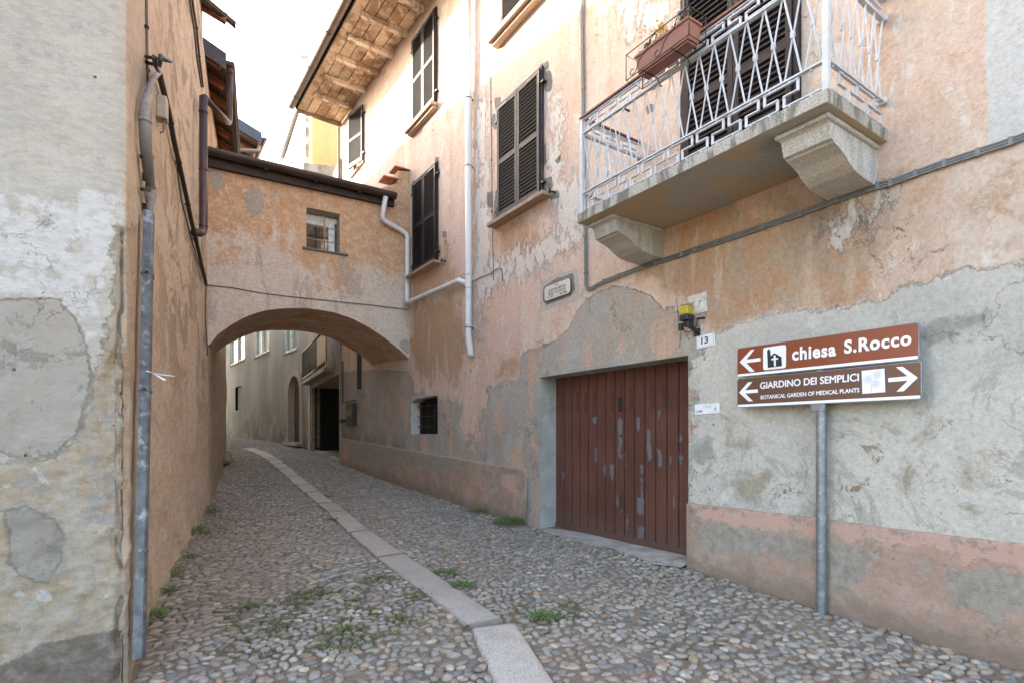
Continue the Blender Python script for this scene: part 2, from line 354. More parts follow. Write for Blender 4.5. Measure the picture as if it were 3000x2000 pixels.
    n.bump([(n.noise(4, 6, .7, ev), .5, .02), (n.m2('ADD', n.m2('SUBTRACT', pt, n.m2('MULTIPLY', ptr, .8)), n.m2('MULTIPLY', rb, n.m2('SUBTRACT', n.m2('MULTIPLY', n.noise(9, 7, .75), 2.2), 2.2))), 1.0, .022), (n.noise(20, 7, .8, n.scale(0, (.8, .3, 1))), .9, .018), (grain, 1.0, .012)])
    return n.m
def mat_arch():
    n = NT('mottled orange plaster', .95, .08)
    hi = n.ramp(n.sep(2), 2.4, 4.9); st = n.streak(1.5, 6, .2, .4)
    c = n.mix(n.ramp(n.noise(2.6, 7, .72), .4, .6), (.66, .57, .475), (.70, .62, .53))
    o = n.ramp(n.m2('ADD', n.m2('ADD', n.m2('MULTIPLY', st, .5), n.m2('MULTIPLY', n.noise(2.1, 8, .74), .5)), n.m2('MULTIPLY', hi, .20)), .53, .61)
    c = n.mix(n.m2('MULTIPLY', o, .9), c, n.mix(n.ramp(n.noise(6, 6, .7), .4, .6), (.66, .42, .24), (.56, .31, .15)))
    c = n.mix(n.m2('MULTIPLY', n.ramp(n.noise(8, 9, .8), .55, .59), .75), c, (.70, .63, .54))
    c = n.mix(n.m2('MULTIPLY', n.ramp(n.noise(1.7, 9, .72, n.scale(0, (1, 1, .3)), .6), .55, .58), .7), c, (.44, .38, .32))
    c = n.mix(n.mask('patch', .05), c, (.42, .38, .33))
    c = n.mix(n.ramp(n.noise(20, 7, .82), .40, .64), n.mix(.1, c, (.8, .75, .7)), n.mix(.34, c, (.25, .16, .10))); n.base(c)
    ck = n.cracks(1.6, .004, .5)
    n.bump([(n.noise(4, 5), .6, .04), (n.noise(24, 7, .84), 1.0, .03), (n.m2('MULTIPLY', ck, -1.0), .7, .01)]); return n.m
def mat_vault():
    n = NT('stained vault plaster', .95, .08)
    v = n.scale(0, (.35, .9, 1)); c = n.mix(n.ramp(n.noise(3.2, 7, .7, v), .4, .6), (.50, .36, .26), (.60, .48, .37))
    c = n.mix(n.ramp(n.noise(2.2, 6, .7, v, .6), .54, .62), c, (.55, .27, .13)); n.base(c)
    n.bump([(n.noise(5, 5), .7, .04), (n.noise(40, 5, .8), .8, .01)]); return n.m
def mat_grey():
    n = NT('grey green render', .95, .08)
    c = n.mix(n.ramp(n.streak(.8, 6, .3), .38, .62), (.29, .295, .28), (.37, .365, .34))
    low = n.ramp(n.sep(2), 2.2, -.3)
    c = n.mix(n.m2('MULTIPLY', n.ramp(n.noise(.9, 7, .65), .44, .58), low), c, (.25, .215, .17))
    c = n.mix(n.m2('MULTIPLY', n.ramp(n.noise(.6, 6, .6), .55, .64), low), c, (.16, .18, .17)); n.base(c)
    n.bump([(n.noise(3, 5), .5, .04), (n.noise(24, 5, .8), .7, .012)]); return n.m
def mat_plinth():
    n = NT('rough pink plinth render', .95, .08)
    c = n.mix(n.ramp(n.noise(3, 7, .72), .42, .58), (.46, .32, .245), (.52, .38, .31))
    c = n.mix(n.m2('MULTIPLY', n.ramp(n.noise(1.6, 6, .7), .50, .62), .8), c, (.34, .28, .22))
    c = n.mix(n.m2('MULTIPLY', n.ramp(n.noise(2.6, 9, .75, None, .5), .52, .56), .8), c, (.37, .30, .235))
    c = n.mix(n.m2('MULTIPLY', n.ramp(n.noise(24, 6, .8), .42, .64), .35), c, (.16, .12, .09))
    c = n.mix(n.mask('grey', .28, n.noise(4, 9, .8), .012), c, n.mix(n.ramp(n.noise(14, 5, .7), .35, .65), (.30, .265, .215), (.40, .36, .30)))
    c = n.mix(n.mask('pink', .30, n.noise(4.5, 9, .8), .012), c, (.56, .375, .30))
    c = n.mix(n.m2('MULTIPLY', n.ramp(n.noise(8, 7, .8), .60, .66), .7), c, (.20, .15, .115))
    low = n.ramp(n.m2('ADD', n.attr('hgt'), n.m2('MULTIPLY', n.noise(4, 7, .75), .5)), .50, .22); c = n.mix(n.m2('MULTIPLY', low, .7), c, (.21, .165, .125))
    n.base(c); n.bump([(n.noise(6, 5), .6, .03), (n.noise(60, 6, .85), 1.0, .016)]); return n.m
def mat_granite(name, col, stain=.0):
    n = NT(name, .85, .25)
    v = n.vor(160, out='Color'); bw = n.m2('MULTIPLY', n.noise(140, 2, .5), 1.0)
    c = n.mix(n.ramp(bw, .36, .64), tuple(x * .62 for x in col), tuple(min(1, x * 1.3) for x in col))
    if stain:
        nm = n.t.nodes.new('ShaderNodeSeparateXYZ'); n.t.links.new(n.g.outputs['Normal'], nm.inputs[0]); dn = n.ramp(nm.outputs[2], -.3, -.8)
        side = n.m2('SUBTRACT', 1.0, dn)
        c = n.mix(n.m2('MULTIPLY', n.m2('MULTIPLY', n.ramp(n.streak(7, 7, .2), .46, .56), side), stain), c, (.085, .08, .07))
        c = n.mix(n.m2('MULTIPLY', n.m2('MULTIPLY', n.ramp(n.noise(1.3, 8, .68), .45, .50), dn), stain), c, (.42, .31, .175))
        c = n.mix(n.m2('MULTIPLY', n.m2('MULTIPLY', n.ramp(n.noise(2.3, 8, .7), .58, .62), dn), stain * .4), c, (.22, .19, .15))
        c = n.mix(n.m2('MULTIPLY', n.ramp(n.noise(9, 7, .8), .60, .68), stain), c, (.62, .62, .59))
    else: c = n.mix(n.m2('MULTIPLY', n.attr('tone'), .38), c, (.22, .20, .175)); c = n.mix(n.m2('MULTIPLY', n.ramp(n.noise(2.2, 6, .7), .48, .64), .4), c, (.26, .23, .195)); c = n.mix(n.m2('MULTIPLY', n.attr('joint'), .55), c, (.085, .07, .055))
    n.base(c); n.bump([(n.noise(60, 5, .8), .7, .004), (n.noise(7, 4), .5, .01)]); return n.m
def mat_wood(name, a, b_, zs=(1, 1, 1)):
    n = NT(name, .9, .1); v = n.scale(0, zs)
    c = n.mix(n.ramp(n.noise(7, 7, .7, v, 1.2), .36, .64), a, b_)
    c = n.mix(n.m2('MULTIPLY', n.ramp(n.noise(1.9, 6, .7), .52, .62), .7), c, (.20, .125, .07))
    c = n.mix(n.m2('MULTIPLY', n.ramp(n.noise(3.3, 8, .74, n.scale(0, (.7, .35, 1)), .5), .50, .56), .75), c, (.30, .19, .10))
    c = n.mix(n.attr('shade'), c, (.15, .11, .07))
    n.base(c); n.bump([(n.noise(22, 6, .7, v, .8), .9, .02)]); return n.m
def mat_garage():
    n = NT('brown garage paint', .55, .35)
    c = n.mix(n.ramp(n.noise(1.4, 4), .35, .65), (.105, .042, .029), (.138, .058, .040))
    c = n.mix(n.m2('MULTIPLY', n.ramp(n.noise(8, 7, .8, n.scale(0, (1, 1, .4))), .60, .66), .5), c, (.10, .035, .022))
    ch = n.m2('MAXIMUM', n.mask('chip', .055, n.noise(22, 7, .75, n.scale(0, (1, 1, .5))), .004), n.m2('MULTIPLY', n.ramp(n.noise(10, 6, .6, n.scale(0, (1, 1, .22))), .665, .675), n.ramp(n.noise(.9, 2), .5, .56)))
    c = n.mix(ch, c, (.135, .145, .16)); c = n.mix(n.m2('MULTIPLY', n.ramp(n.sep(2), -.95, -1.3), .4), c, (.12, .09, .075))
    n.base(c); n.bump([(n.noise(30, 5, .7), .35, .004), (ch, -.6 + 1.2, .003)]); return n.m
def mat_stone():
    n = NT('river pebbles', .62, .35)
    c = n.attr('tint', True)
    c = n.mix(n.ramp(n.noise(38, 6, .7), .35, .68), c, n.mix(.45, c, (.09, .08, .07)))
    c = n.mix(n.m2('MULTIPLY', n.ramp(n.noise(90, 5, .8), .58, .66), .35), c, (.55, .53, .5))
    h = n.m2('ADD', n.attr('rise'), n.m2('MULTIPLY', n.m2('SUBTRACT', n.noise(24, 5, .7), .5), .7))
    c = n.mix(n.m2('MULTIPLY', n.ramp(n.noise(1.8, 8, .74), .42, .60), .42), c, (.25, .215, .17)); c = n.mix(n.ramp(h, .70, .10), c, (.18, .145, .105)); n.base(c)
    n.bump([(n.noise(70, 6, .7), .6, .004)]); return n.m
def mat_mortar():
    n = NT('sandy joint mortar', .95, .1)
    c = n.mix(n.ramp(n.noise(3, 7, .7), .38, .62), (.20, .16, .115), (.28, .235, .18))
    c = n.mix(n.ramp(n.noise(60, 5, .8), .4, .64), c, (.17, .14, .11))
    c = n.mix(n.m2('MULTIPLY', n.ramp(n.attr('green'), -.4, .5), n.ramp(n.noise(6, 6, .7), .42, .56)), c, (.085, .10, .035)); n.base(c)
    n.bump([(n.noise(70, 5, .8), 1.0, .012), (n.noise(9, 4), .8, .02)]); return n.m
def mat_leaf(name, a=(.06, .13, .025), b_=(.11, .19, .04)):
    n = NT(name, .6, .3); c = n.mix(n.ramp(n.noise(45, 3), .35, .65), a, b_); n.base(c); return n.m
M = dict(
    right=mat_right(), left=mat_left(), arch=mat_arch(), vault=mat_vault(), grey=mat_grey(), plinth=mat_plinth(), stone=mat_stone(), mortar=mat_mortar(),
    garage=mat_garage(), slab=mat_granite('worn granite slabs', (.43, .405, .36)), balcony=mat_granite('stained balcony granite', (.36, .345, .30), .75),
    bracket=mat_granite('speckled bracket granite', (.48, .475, .445), .25), sill=mat_granite('brown window sill stone', (.36, .26, .19), .25),
    soffit=mat_wood('old lime washed planks', (.56, .45, .31), (.70, .60, .46), (1, 1, 1)), rafter=mat_wood('old rafters', (.68, .58, .45), (.78, .70, .58), (1, 1, 1)),
    redwood=simple('red brown rafters', (.22, .085, .04), .8, bump=.004, var=.3), conc=simple('threshold concrete', (.36, .33, .29), .9, var=.2, sc_=5, bump=.006, dirt=(.22, .19, .16)),
    shutter=simple('dark brown shutter paint', (.034, .026, .026), .7, var=.25, sc_=6, spec=.15), shutter2=simple('weathered shutter paint', (.045, .041, .046), .62, var=.25, sc_=9, spec=.22, dirt=(.065, .056, .05)),
    iron=simple('black iron', (.022, .020, .020), .55, .3, spec=.4), hinge=simple('hinge iron', (.035, .032, .034), .5, .4),
    white=simple('white railing paint', (.47, .50, .54), .42, var=.08, spec=.5, dirt=(.42, .42, .42)), hand=simple('brown handrail paint', (.16, .045, .03), .5, var=.2, spec=.4),
    pipe=simple('white plastic pipe', (.66, .66, .67), .45, var=.06, sc_=4, spec=.4, dirt=(.55, .52, .48), streak=True), brownpipe=simple('brown metal pipe', (.062, .036, .032), .4, .2, sc_=4, spec=.5),
    gutter=simple('brown gutter metal', (.055, .035, .030), .38, .2, spec=.5, sc_=3), gutter2=simple('old eaves gutter', (.13, .10, .085), .5, .3, spec=.5, sc_=5, dirt=(.10, .08, .07)),
    zinc=simple('galvanised steel', (.20, .225, .245), .42, .55, var=.18, sc_=22, spec=.5, dirt=(.33, .36, .37)), duct=simple('galvanised duct', (.105, .112, .12), .55, .4, var=.3, sc_=14, spec=.5, dirt=(.32, .345, .36)),
    cable=simple('grey cable sheath', (.115, .10, .085), .7, sc_=30), darkcable=simple('black cable', (.045, .037, .030), .65, sc_=30), greyconduit=simple('grey conduit', (.16, .165, .165), .55, sc_=20, spec=.3),
    sheath=simple('grey taped sheath', (.20, .19, .18), .7, var=.12, sc_=18, bump=.003), tape=simple('grey tape', (.26, .25, .25), .6, var=.2, sc_=30, bump=.006),
    tile=simple('terracotta tile', (.42, .20, .12), .9, var=.3, sc_=5, bump=.005, dirt=(.25, .16, .11)), signbrown=simple('rust brown sign face', (.195, .043, .012), .42, var=.05, sc_=3, spec=.5),
    signdark=simple('dark brown sign face', (.110, .050, .028), .42, var=.05, sc_=3, spec=.5), signwhite=simple('white sign film', (.74, .76, .80), .4, var=.03, spec=.5), signback=simple('sign aluminium', (.22, .26, .32), .4, .6, spec=.5),
    ink=simple('black lettering', (.018, .018, .02), .6), inkblue=simple('blue line', (.10, .14, .24), .6), inkgrey=simple('grey print', (.30, .31, .33), .7), marble=simple('plaque marble', (.55, .55, .48), .6, var=.08, sc_=20),
    plate=simple('enamel plate', (.72, .74, .76), .35, var=.03, spec=.5), oldtile=simple('faded tile', (.60, .58, .54), .7, var=.12, sc_=16, dirt=(.42, .38, .32)), amber=simple('yellow lamp plastic', (.42, .34, .02), .35, var=.12, sc_=14, spec=.5),
    lampbase=simple('grey lamp band', (.35, .25, .19), .5), black=simple('black plastic', (.02, .022, .026), .45, spec=.5), terracotta=simple('terracotta planter plastic', (.235, .105, .08), .6, var=.1, sc_=6),
    leaf=mat_leaf('weed leaves'), leaf2=mat_leaf('planter leaves', (.05, .10, .02), (.12, .17, .04)), moss=mat_leaf('moss', (.075, .10, .025), (.12, .13, .04)), petal=simple('yellow petals', (.78, .55, .02), .6),
    redbar=simple('rusty bars', (.085, .042, .030), .8, bump=.003, var=.3), dark=simple('dark interior', (.012, .011, .011), .9), dooroak=simple('old door wood', (.115, .080, .065), .85, var=.35, sc_=9, bump=.006, streak=True),
    doorframe=simple('door surround stone', (.36, .31, .26), .9, var=.15, bump=.006), yellow=simple('yellow painted wall', (.72, .50, .20), .9, var=.06, sc_=5, bump=.006), whitewall=simple('white painted wall', (.70, .66, .60), .9, var=.06, sc_=2, bump=.006, dirt=(.60, .52, .44)),
    winframe=simple('white window frame', (.66, .70, .68), .5), mesh=simple('tan panel', (.40, .36, .24), .8, var=.1), box=simple('meter box plastic', (.055, .058, .062), .8, spec=.1), jbox=simple('junction box', (.33, .30, .25), .6, var=.12), zip=simple('white cable tie', (.75, .75, .75), .5),
    redlock=simple('red lock ring', (.35, .05, .04), .5), rubble=simple('bare stone rubble', (.30, .24, .18), .95, var=.35, sc_=9, bump=.01), roofmetal=simple('dark roof metal', (.075, .068, .072), .45, .3, spec=.5), pinkbox=simple('pink pipe', (.45, .30, .27), .6))
def mat_glass(name, col=(.05, .06, .06), r=.06):
    n = NT(name, r, .8); n.base(col); return n.m
M['glass'] = mat_glass('window glass'); M['glassgreen'] = mat_glass('window glass with curtain', (.16, .22, .19), .15)
# ------------------------------------------------------------ right-hand house
UE = 15.78
def soffz(u): return 8.59 + .0647 * (u - 10.03)
uL, _ = R.px(1581, 1107); uRg, _ = R.px(2017, 1037); zG = .833; zGb = -1.285
wu0 = R.px(1283, 1200)[0]; wu1 = R.px(1204.6, 1200)[0]; wz0, wz1 = -.01, .78
wz0 = R.px(1283, 1270)[1]; wz1 = R.px(1283, 1156)[1]
RB = thing('plaster_house', 'peeling peach plaster house on the right with brown garage door and white balcony', 'house', tuple(gz(R.P(6, 0))))
us = lines(-8, -.0, 1.0) + lines(.2, 12.5, .04, (uRg, uL, wu0, wu1)) + lines(12.6, UE, .1); zs = lines(-2.3, -1.6, .1) + lines(-1.55, 5.6, .04, (zGb - .04, zG, wz0, wz1)) + lines(5.7, 8.9, .1)
rdis = lambda u, z: .012 * mnoise.noise(Vector((u * .6, z * .6, 3))) + .004 * mnoise.noise(Vector((u * 3, z * 3, 9)))
mb, uz = wallgrid(R, us, zs, [(uRg, uL, -2.4, zG), (wu0, wu1, wz0, wz1)], rdis, lambda u: soffz(u) - .0)
P = lambda *polys: patches(R, polys, uz)
cem = [(1523,1051),(1542,1028),(1573,1015),(1611,1001),(1653,982),(1672,952),(1684,917),(1714,883),(1756,852),(1791,841),(1833,844),(1867,856),(1913,871),(1948,902),(1971,900),(2036,929),(2051,952),(2070,978),(2078,1005),(2052,1035),(2019,1042),(2019,1650),(1570,1600),(1200,1480),(990,1400),(990,1090),(1110,1082),(1199,1090),(1215,1150),(1290,1165),(1345,1180),(1350,1240),(1360,1290),(1385,1310),(1400,1240),(1425,1190),(1430,1150),(1457,1125),(1520,1110)]
pal = [(2075,1010),(2093,988),(2163,954),(2240,928),(2325,913),(2453,909),(2512,886),(2580,877),(2644,848),(2708,835),(2750,814),(2814,792),(2900,782),(3000,770),(3600,760),(3600,2400),(2019,1760),(2019,1045)]
c3 = lambda p: crop(p, 2.613, 1400, 150); c8 = lambda p: crop(p, 2.85, 1150, 400)
reps = [c3([(480,110),(535,85),(540,120),(490,150)]), c3([(495,170),(550,160),(565,230),(555,300),(530,310),(500,250)]), c3([(130,370),(170,360),(175,410),(140,440)]), c3([(115,490),(150,480),(160,540),(140,600),(110,560)]),
    c3([(495,990),(560,975),(565,1040),(540,1100),(490,1090)]), c3([(550,1085),(610,1070),(618,1112),(560,1130)]), c3([(135,1080),(170,1030),(175,1310),(120,1300),(128,1200)]), c3([(75,1110),(100,1080),(112,1180),(85,1192)]), c3([(485,700),(515,730),(522,860),(485,880)]), c3([(590,840),(630,805),(625,850)]),
    c8([(358,178),(388,185),(375,238),(355,228)]), c8([(370,275),(395,280),(392,348),(368,342)]), c8([(418,798),(450,798),(447,838),(423,838)]), c8([(376,912),(402,918),(397,1003),(373,998)]), c8([(413,1022),(442,1027),(432,1078),(410,1072)]), c8([(165,380),(190,372),(190,435),(168,435)]), c8([(790,480),(830,465),(835,590),(795,580)]),
    crop([(645,10),(700,0),(705,25),(680,30)], 2.613, 1650, 250), crop([(640,165),(680,145),(690,200),(650,210)], 2.613, 1650, 250)]
dd = lambda p: crop(p, 2.352, 1900, 750)
lowA = np.clip((1.2 - uz[:, 1]) * 1.0, -2, 2)
att = dict(cement=P(cem), pale=P(pal), repair=P(*reps), bare=P([(2885,-400),(3600,-400),(3600,330),(3000,418),(2905,435),(2888,250)]),
    orange=P([(1900,640),(2100,575),(2580,560),(2575,720),(2530,870),(2450,900),(2240,920),(2090,980),(2000,900),(1920,850),(1850,830),(1880,700)], [(1455,1035),(1525,1025),(1520,1110),(1455,1110)], [(1440,690),(1560,640),(1640,690),(1560,760),(1450,745)],
             [(1200,910),(1330,860),(1360,1000),(1340,1130),(1220,1100),(1200,1000)], [(1240,700),(1300,670),(1360,820),(1200,900)], [(2700,580),(2950,520),(3000,650),(2850,640)]),
    flake=P([(1385,300),(1430,250),(1440,700),(1410,1000),(1388,1000)], [(1400,775),(1560,700),(1700,640),(1690,720),(1600,790),(1460,860),(1400,900)], [(1600,540),(1700,500),(1720,700),(1640,760)], [(1600,250),(1660,300),(1640,620),(1600,560)], [(1800,-50),(1990,-50),(1980,60),(1840,120)], [(2420,590),(2600,560),(2560,640),(2430,760)]),
    damp=P(dd([(1880,480),(1960,430),(2200,400),(2350,430),(2200,520),(2000,640),(1880,690)]), dd([(310,920),(350,920),(345,1010),(310,1020)]), dd([(310,1100),(345,1110),(330,1210),(305,1200)]), dd([(300,1280),(420,1260),(460,1340),(480,1420),(300,1420)])),
    fillet=P(crop([(420,560),(620,470),(800,400),(1000,375),(1300,365),(1440,310),(1540,330),(1300,405),(1000,420),(800,460),(620,520),(440,590)], 2.352, 1900, 750)),
    plaquepatch=P([(1582,820),(1692,785),(1698,880),(1582,915)]) , low=lowA,
    soot=P([(990,1250),(1190,1290),(1190,1500),(990,1400)], [(2260,590),(2620,540),(2570,690),(2380,760)]))
att['repair'] = np.maximum(att['repair'] + .015, P([(1590,838),(1625,815),(1680,798),(1686,850),(1672,870),(1600,897),(1587,882)]) - .015)
nv = len(uz)
# shell behind the front
bk = [R.P(-8, 0, -9), R.P(UE, 0, -9)]; e0, e1 = R.P(-8, 0, 0), R.P(UE, 0, 0)
def shellq(a, b, z0, z1a, z1b): mb.add([(a.x, a.y, z0), (b.x, b.y, z0), (b.x, b.y, z1b), (a.x, a.y, z1a)], [(0, 1, 2, 3)])
shellq(e1, bk[1], -2.3, soffz(UE), soffz(UE)); shellq(bk[1], bk[0], -2.3, soffz(UE), soffz(-8)); shellq(bk[0], e0, -2.3, soffz(-8), soffz(-8))
pad = len(mb.v) - nv
obj('wall', mb, M['right'], RB, True, {k: np.concatenate([v, np.full(pad, -9.)]) for k, v in att.items()})
# jambs and soffits of the openings
jm = simple('grey jamb render', (.33, .325, .30), .92, var=.14, sc_=4, bump=.008, dirt=(.44, .42, .38)); jw = simple('white reveal render', (.44, .43, .40), .92, var=.12, sc_=7, bump=.01)
j = MB(); j.fbox(R, uL, uL + .05, -1.9, zG + .05, -.34, -.001); j.fbox(R, uRg - .05, uRg, -1.9, zG + .05, -.34, -.001); j.fbox(R, uRg, uL, zG, zG + .05, -.34, -.001)
obj('garage_opening', j, jm, RB, bevel=.004)
# garage door
gu = []; nb = 15; pw = (uL - uRg - .06) / nb
def gdisp(u, z):
    t = ((u - uRg - .03) / pw) % 1
    if u < uRg + .03 or u > uL - .03: return -.30
    if t < .05 or t > .95: return -.322
    return -.298 if not .60 < t < .66 else -.303
gu = sorted(set([round(x, 4) for x in [uRg, uRg + .028] + [uRg + .03 + pw * (k + t) for k in range(nb) for t in (.0, .045, .055, .3, .59, .61, .65, .67, .945, .955)] + [uL - .028, uL]]))
g, guz = wallgrid(R, gu, lines(zGb, zG, .04), (), gdisp)
cd = lambda p: crop(p, 2.24, 1550, 980)
chips = [cd(q) for q in ([(580,540),(615,545),(612,650),(585,655)], [(585,665),(613,670),(605,810),(588,815)], [(705,535),(728,540),(725,625),(708,630)], [(770,610),(795,620),(805,800),(800,835),(780,820)], [(840,490),(862,490),(855,560),(845,560)],
    [(843,745),(870,760),(872,860),(850,870)], [(980,645),(1005,645),(1005,705),(982,700)], [(980,780),(1012,790),(1012,860),(985,855)], [(1015,840),(1033,845),(1030,880),(1015,875)], [(940,910),(958,915),(955,1030),(940,1020)], [(943,1060),(960,1062),(958,1140),(944,1140)],
    [(730,845),(752,850),(750,915),(732,910)], [(733,930),(750,940),(750,1060),(735,1060)], [(712,1065),(755,1065),(752,1180),(706,1180)], [(712,1260),(760,1255),(756,1340),(715,1330)], [(530,850),(560,850),(556,900),(545,960),(532,900)], [(488,850),(504,850),(503,930),(492,930)],
    [(434,740),(448,740),(447,830),(436,830)], [(414,540),(445,530),(442,590),(418,580)], [(217,895),(232,895),(228,980),(218,975)], [(632,1180),(650,1170),(650,1280),(636,1280)], [(590,1130),(610,1130),(605,1190),(592,1180)], [(990,1340),(1006,1340),(1004,1400),(992,1395)], [(914,795),(934,795),(932,850),(916,850)], [(625,760),(640,770),(638,880),(628,880)])]
nG = len(g.f); ngv = len(g.v)
for k in (0, 2, 3, 4, 6, 7, 8, 10, 11, 13):
    uc = uL - .03 - pw * (k + .75)
    for q in range(9): g.fbox(R, uc - .024, uc + .024, zG - .25 - q * .032, zG - .241 - q * .032, -.2975, -.2915)
DR = obj('garage_door', g, M['garage'], RB, False, dict(chip=np.concatenate([patches(R, chips, guz, -.3), np.full(len(g.v) - ngv, -9.)])))
DR.data.materials.append(simple('vent slot paint', (.05, .02, .014), .6))
for p_ in DR.data.polygons:
    if p_.index >= nG: p_.material_index = 1
u, z = R.px(1817, 1185, -.29); h = MB(); h.prism([R.P(u - .03, z + .10, -.297), R.P(u + .03, z + .10, -.297), R.P(u + .035, z - .02, -.297), R.P(u + .02, z - .10, -.297), R.P(u - .03, z - .10, -.297)], R.N(u) * .012)
obj('lock_plate', h, M['black'], DR, bevel=.004)
h = MB(); u2, z2 = R.px(1817, 1209, -.29); h.fbox(R, u2 - .022, u2 + .022, z2 - .012, z2 + .012, -.297, -.28); obj('lock_ring', h, M['redlock'], DR, bevel=.004)
u, z = R.px(1819, 1470, -.28); h = MB(); h.tube(bend([R.P(u, z + .08, -.30), R.P(u, z + .08, -.25), R.P(u, z - .07, -.25), R.P(u, z - .07, -.30)], .03), .009, 8); obj('handle', h, M['garage'], DR, True, dict(chip=[-9.] * len(h.v)))
h = MB(); h.fbox(R, uRg, uL, zGb - .035, zGb + .03, -.30, -.285); obj('bottom_rail', h, M['garage'], DR, attrs=dict(chip=[-9.] * 8))
th = MB()
U = np.linspace(uRg + .01, uL + .0, 24); Wd = [-.34, -.2, -.05, .05, .16]
for u in U:
    for q, ww in enumerate(Wd):
        p = R.P(u, 0, ww + (.05 * math.sin(u * 5) + .04 * math.sin(u * 13) if q == 4 else 0)); g0 = float(ground(p.x, p.y)); t = max(0, min(1, (ww + .05) / .2)); th.v.append((p.x, p.y, (zGb - .045) * (1 - t) + (g0 - .004) * t))
th.f = [(i * 5 + q, i * 5 + q + 1, i * 5 + q + 6, i * 5 + q + 5) for i in range(23) for q in range(4)]
obj('threshold', th, M['conc'], RB, True)
# barred cellar window
cw = MB(); cw.fbox(R, wu1, wu1 + .04, wz0 - .05, wz1 + .05, -.24, -.001); cw.fbox(R, wu0 - .04, wu0, wz0 - .05, wz1 + .05, -.24, -.001); cw.fbox(R, wu0, wu1, wz1, wz1 + .05, -.24, -.001); cw.fbox(R, wu0, wu1, wz0 - .05, wz0, -.24, -.001)
um = (wu0 + wu1) / 2
cw.fprism(R, [(wu0, wz1 - .001), (wu1, wz1 - .001), (wu1, wz1 - .09), (wu1 - .10, wz1 - .05), (wu1 - .22, wz1 - .02), (um, wz1 - .01), (wu0, wz1 - .012)], -.24, -.003)
CW = obj('cellar_window', cw, jw, RB)
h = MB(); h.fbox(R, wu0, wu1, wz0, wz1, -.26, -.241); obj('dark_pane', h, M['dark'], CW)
h = MB()
for k in range(4):
    uu = wu0 + (wu1 - wu0) * (k + .5) / 4; h.tube([R.P(uu, wz0, -.16), R.P(uu, wz1 - .02, -.16)], .008, 6)
for k in range(3):
    zz = wz0 + (wz1 - wz0) * (k + .7) / 3.5; h.tube([R.P(wu0, zz, -.15), R.P(wu1 + .02, zz + .01, -.15)], .009, 6)
h.fbox(R, wu0, wu0 + .03, wz0, wz1, -.235, -.20); h.fbox(R, wu1 - .05, wu1, wz0, wz1 - .05, -.235, -.20); obj('window_bars', h, M['redbar'], CW, True)
# plinth, two stretches that follow the slope of the street
def plinth(u0, u1, ztop, gpoly, ppoly):
    U = lines(u0, u1, .08); rows = 14; mb = MB(); uzl = []; hg = []
    for u in U:
        gp = R.P(u, 0, .03); gb = float(ground(gp.x, gp.y)) - .12; zt = ztop(u)
        for r in range(rows):
            z = gb + (zt - gb) * r / (rows - 3) if r < rows - 2 else zt
            ww = .045 + .006 * mnoise.noise(Vector((u * 2, z * 2, 1))) + (.006 * mnoise.noise(Vector((u * 9, z * 9, 5))))
            if r == rows - 2: ww -= .006; z += .006
            if r == rows - 1: ww = -.01; z += .016 + .012 * mnoise.fractal(Vector((u * 4, 2, 2)), 1, 2, 4)
            mb.v.append(tuple(R.P(u, z, ww))); uzl.append((u, z)); hg.append(z - gb - .12)
    n = len(U); mb.f = [(i * rows + r, i * rows + r + 1, (i + 1) * rows + r + 1, (i + 1) * rows + r) for i in range(n - 1) for r in range(rows - 1)]
    for i in (0, n - 1):
        mb.f.append(tuple([i * rows + r for r in range(rows)]))
    uzl = np.array(uzl); return obj('plinth', mb, M['plinth'], RB, False, dict(grey=patches(R, gpoly, uzl, .04), pink=patches(R, ppoly, uzl, .04), hgt=hg))
cp = lambda p: crop(p, 2.138, 1900, 1350)
plinth(-8, uRg - .01, lambda u: -.708 + .004 * math.sin(u * 3), [cp([(285,385),(480,375),(620,430),(830,425),(900,470),(1060,480),(1180,480),(1380,560),(1420,620),(1380,720),(1150,790),(1050,640),(700,600),(450,560),(300,560)]), cp([(1900,700),(2170,640),(2352,700),(2500,900),(2200,980),(1930,900)]), cp([(1650,600),(1740,580),(1760,720),(1680,800),(1600,760)])],
       [cp([(285,280),(600,310),(1060,360),(1060,470),(880,455),(820,420),(620,425),(500,375),(285,370)]), cp([(1150,380),(1400,420),(2352,560),(2500,640),(2000,620),(1500,500),(1200,470)])])
up0, up1 = R.px(1545, 1400)[0], UE
za, zb = R.px(1538, 1380, .04)[1], R.px(999, 1283, .04)[1]
plinth(up0, up1, lambda u: za + (zb - za) * (u - up0) / (up1 - up0), [crop([(830,70),(1200,110),(1500,170),(1600,230),(1500,290),(1200,230),(1050,250),(900,180)], 2.09, 600, 1250), crop([(1700,260),(1800,290),(1820,380),(1750,360)], 2.09, 600, 1250)], [crop([(1820,300),(1900,290),(1920,420),(1850,400)], 2.09, 600, 1250)])

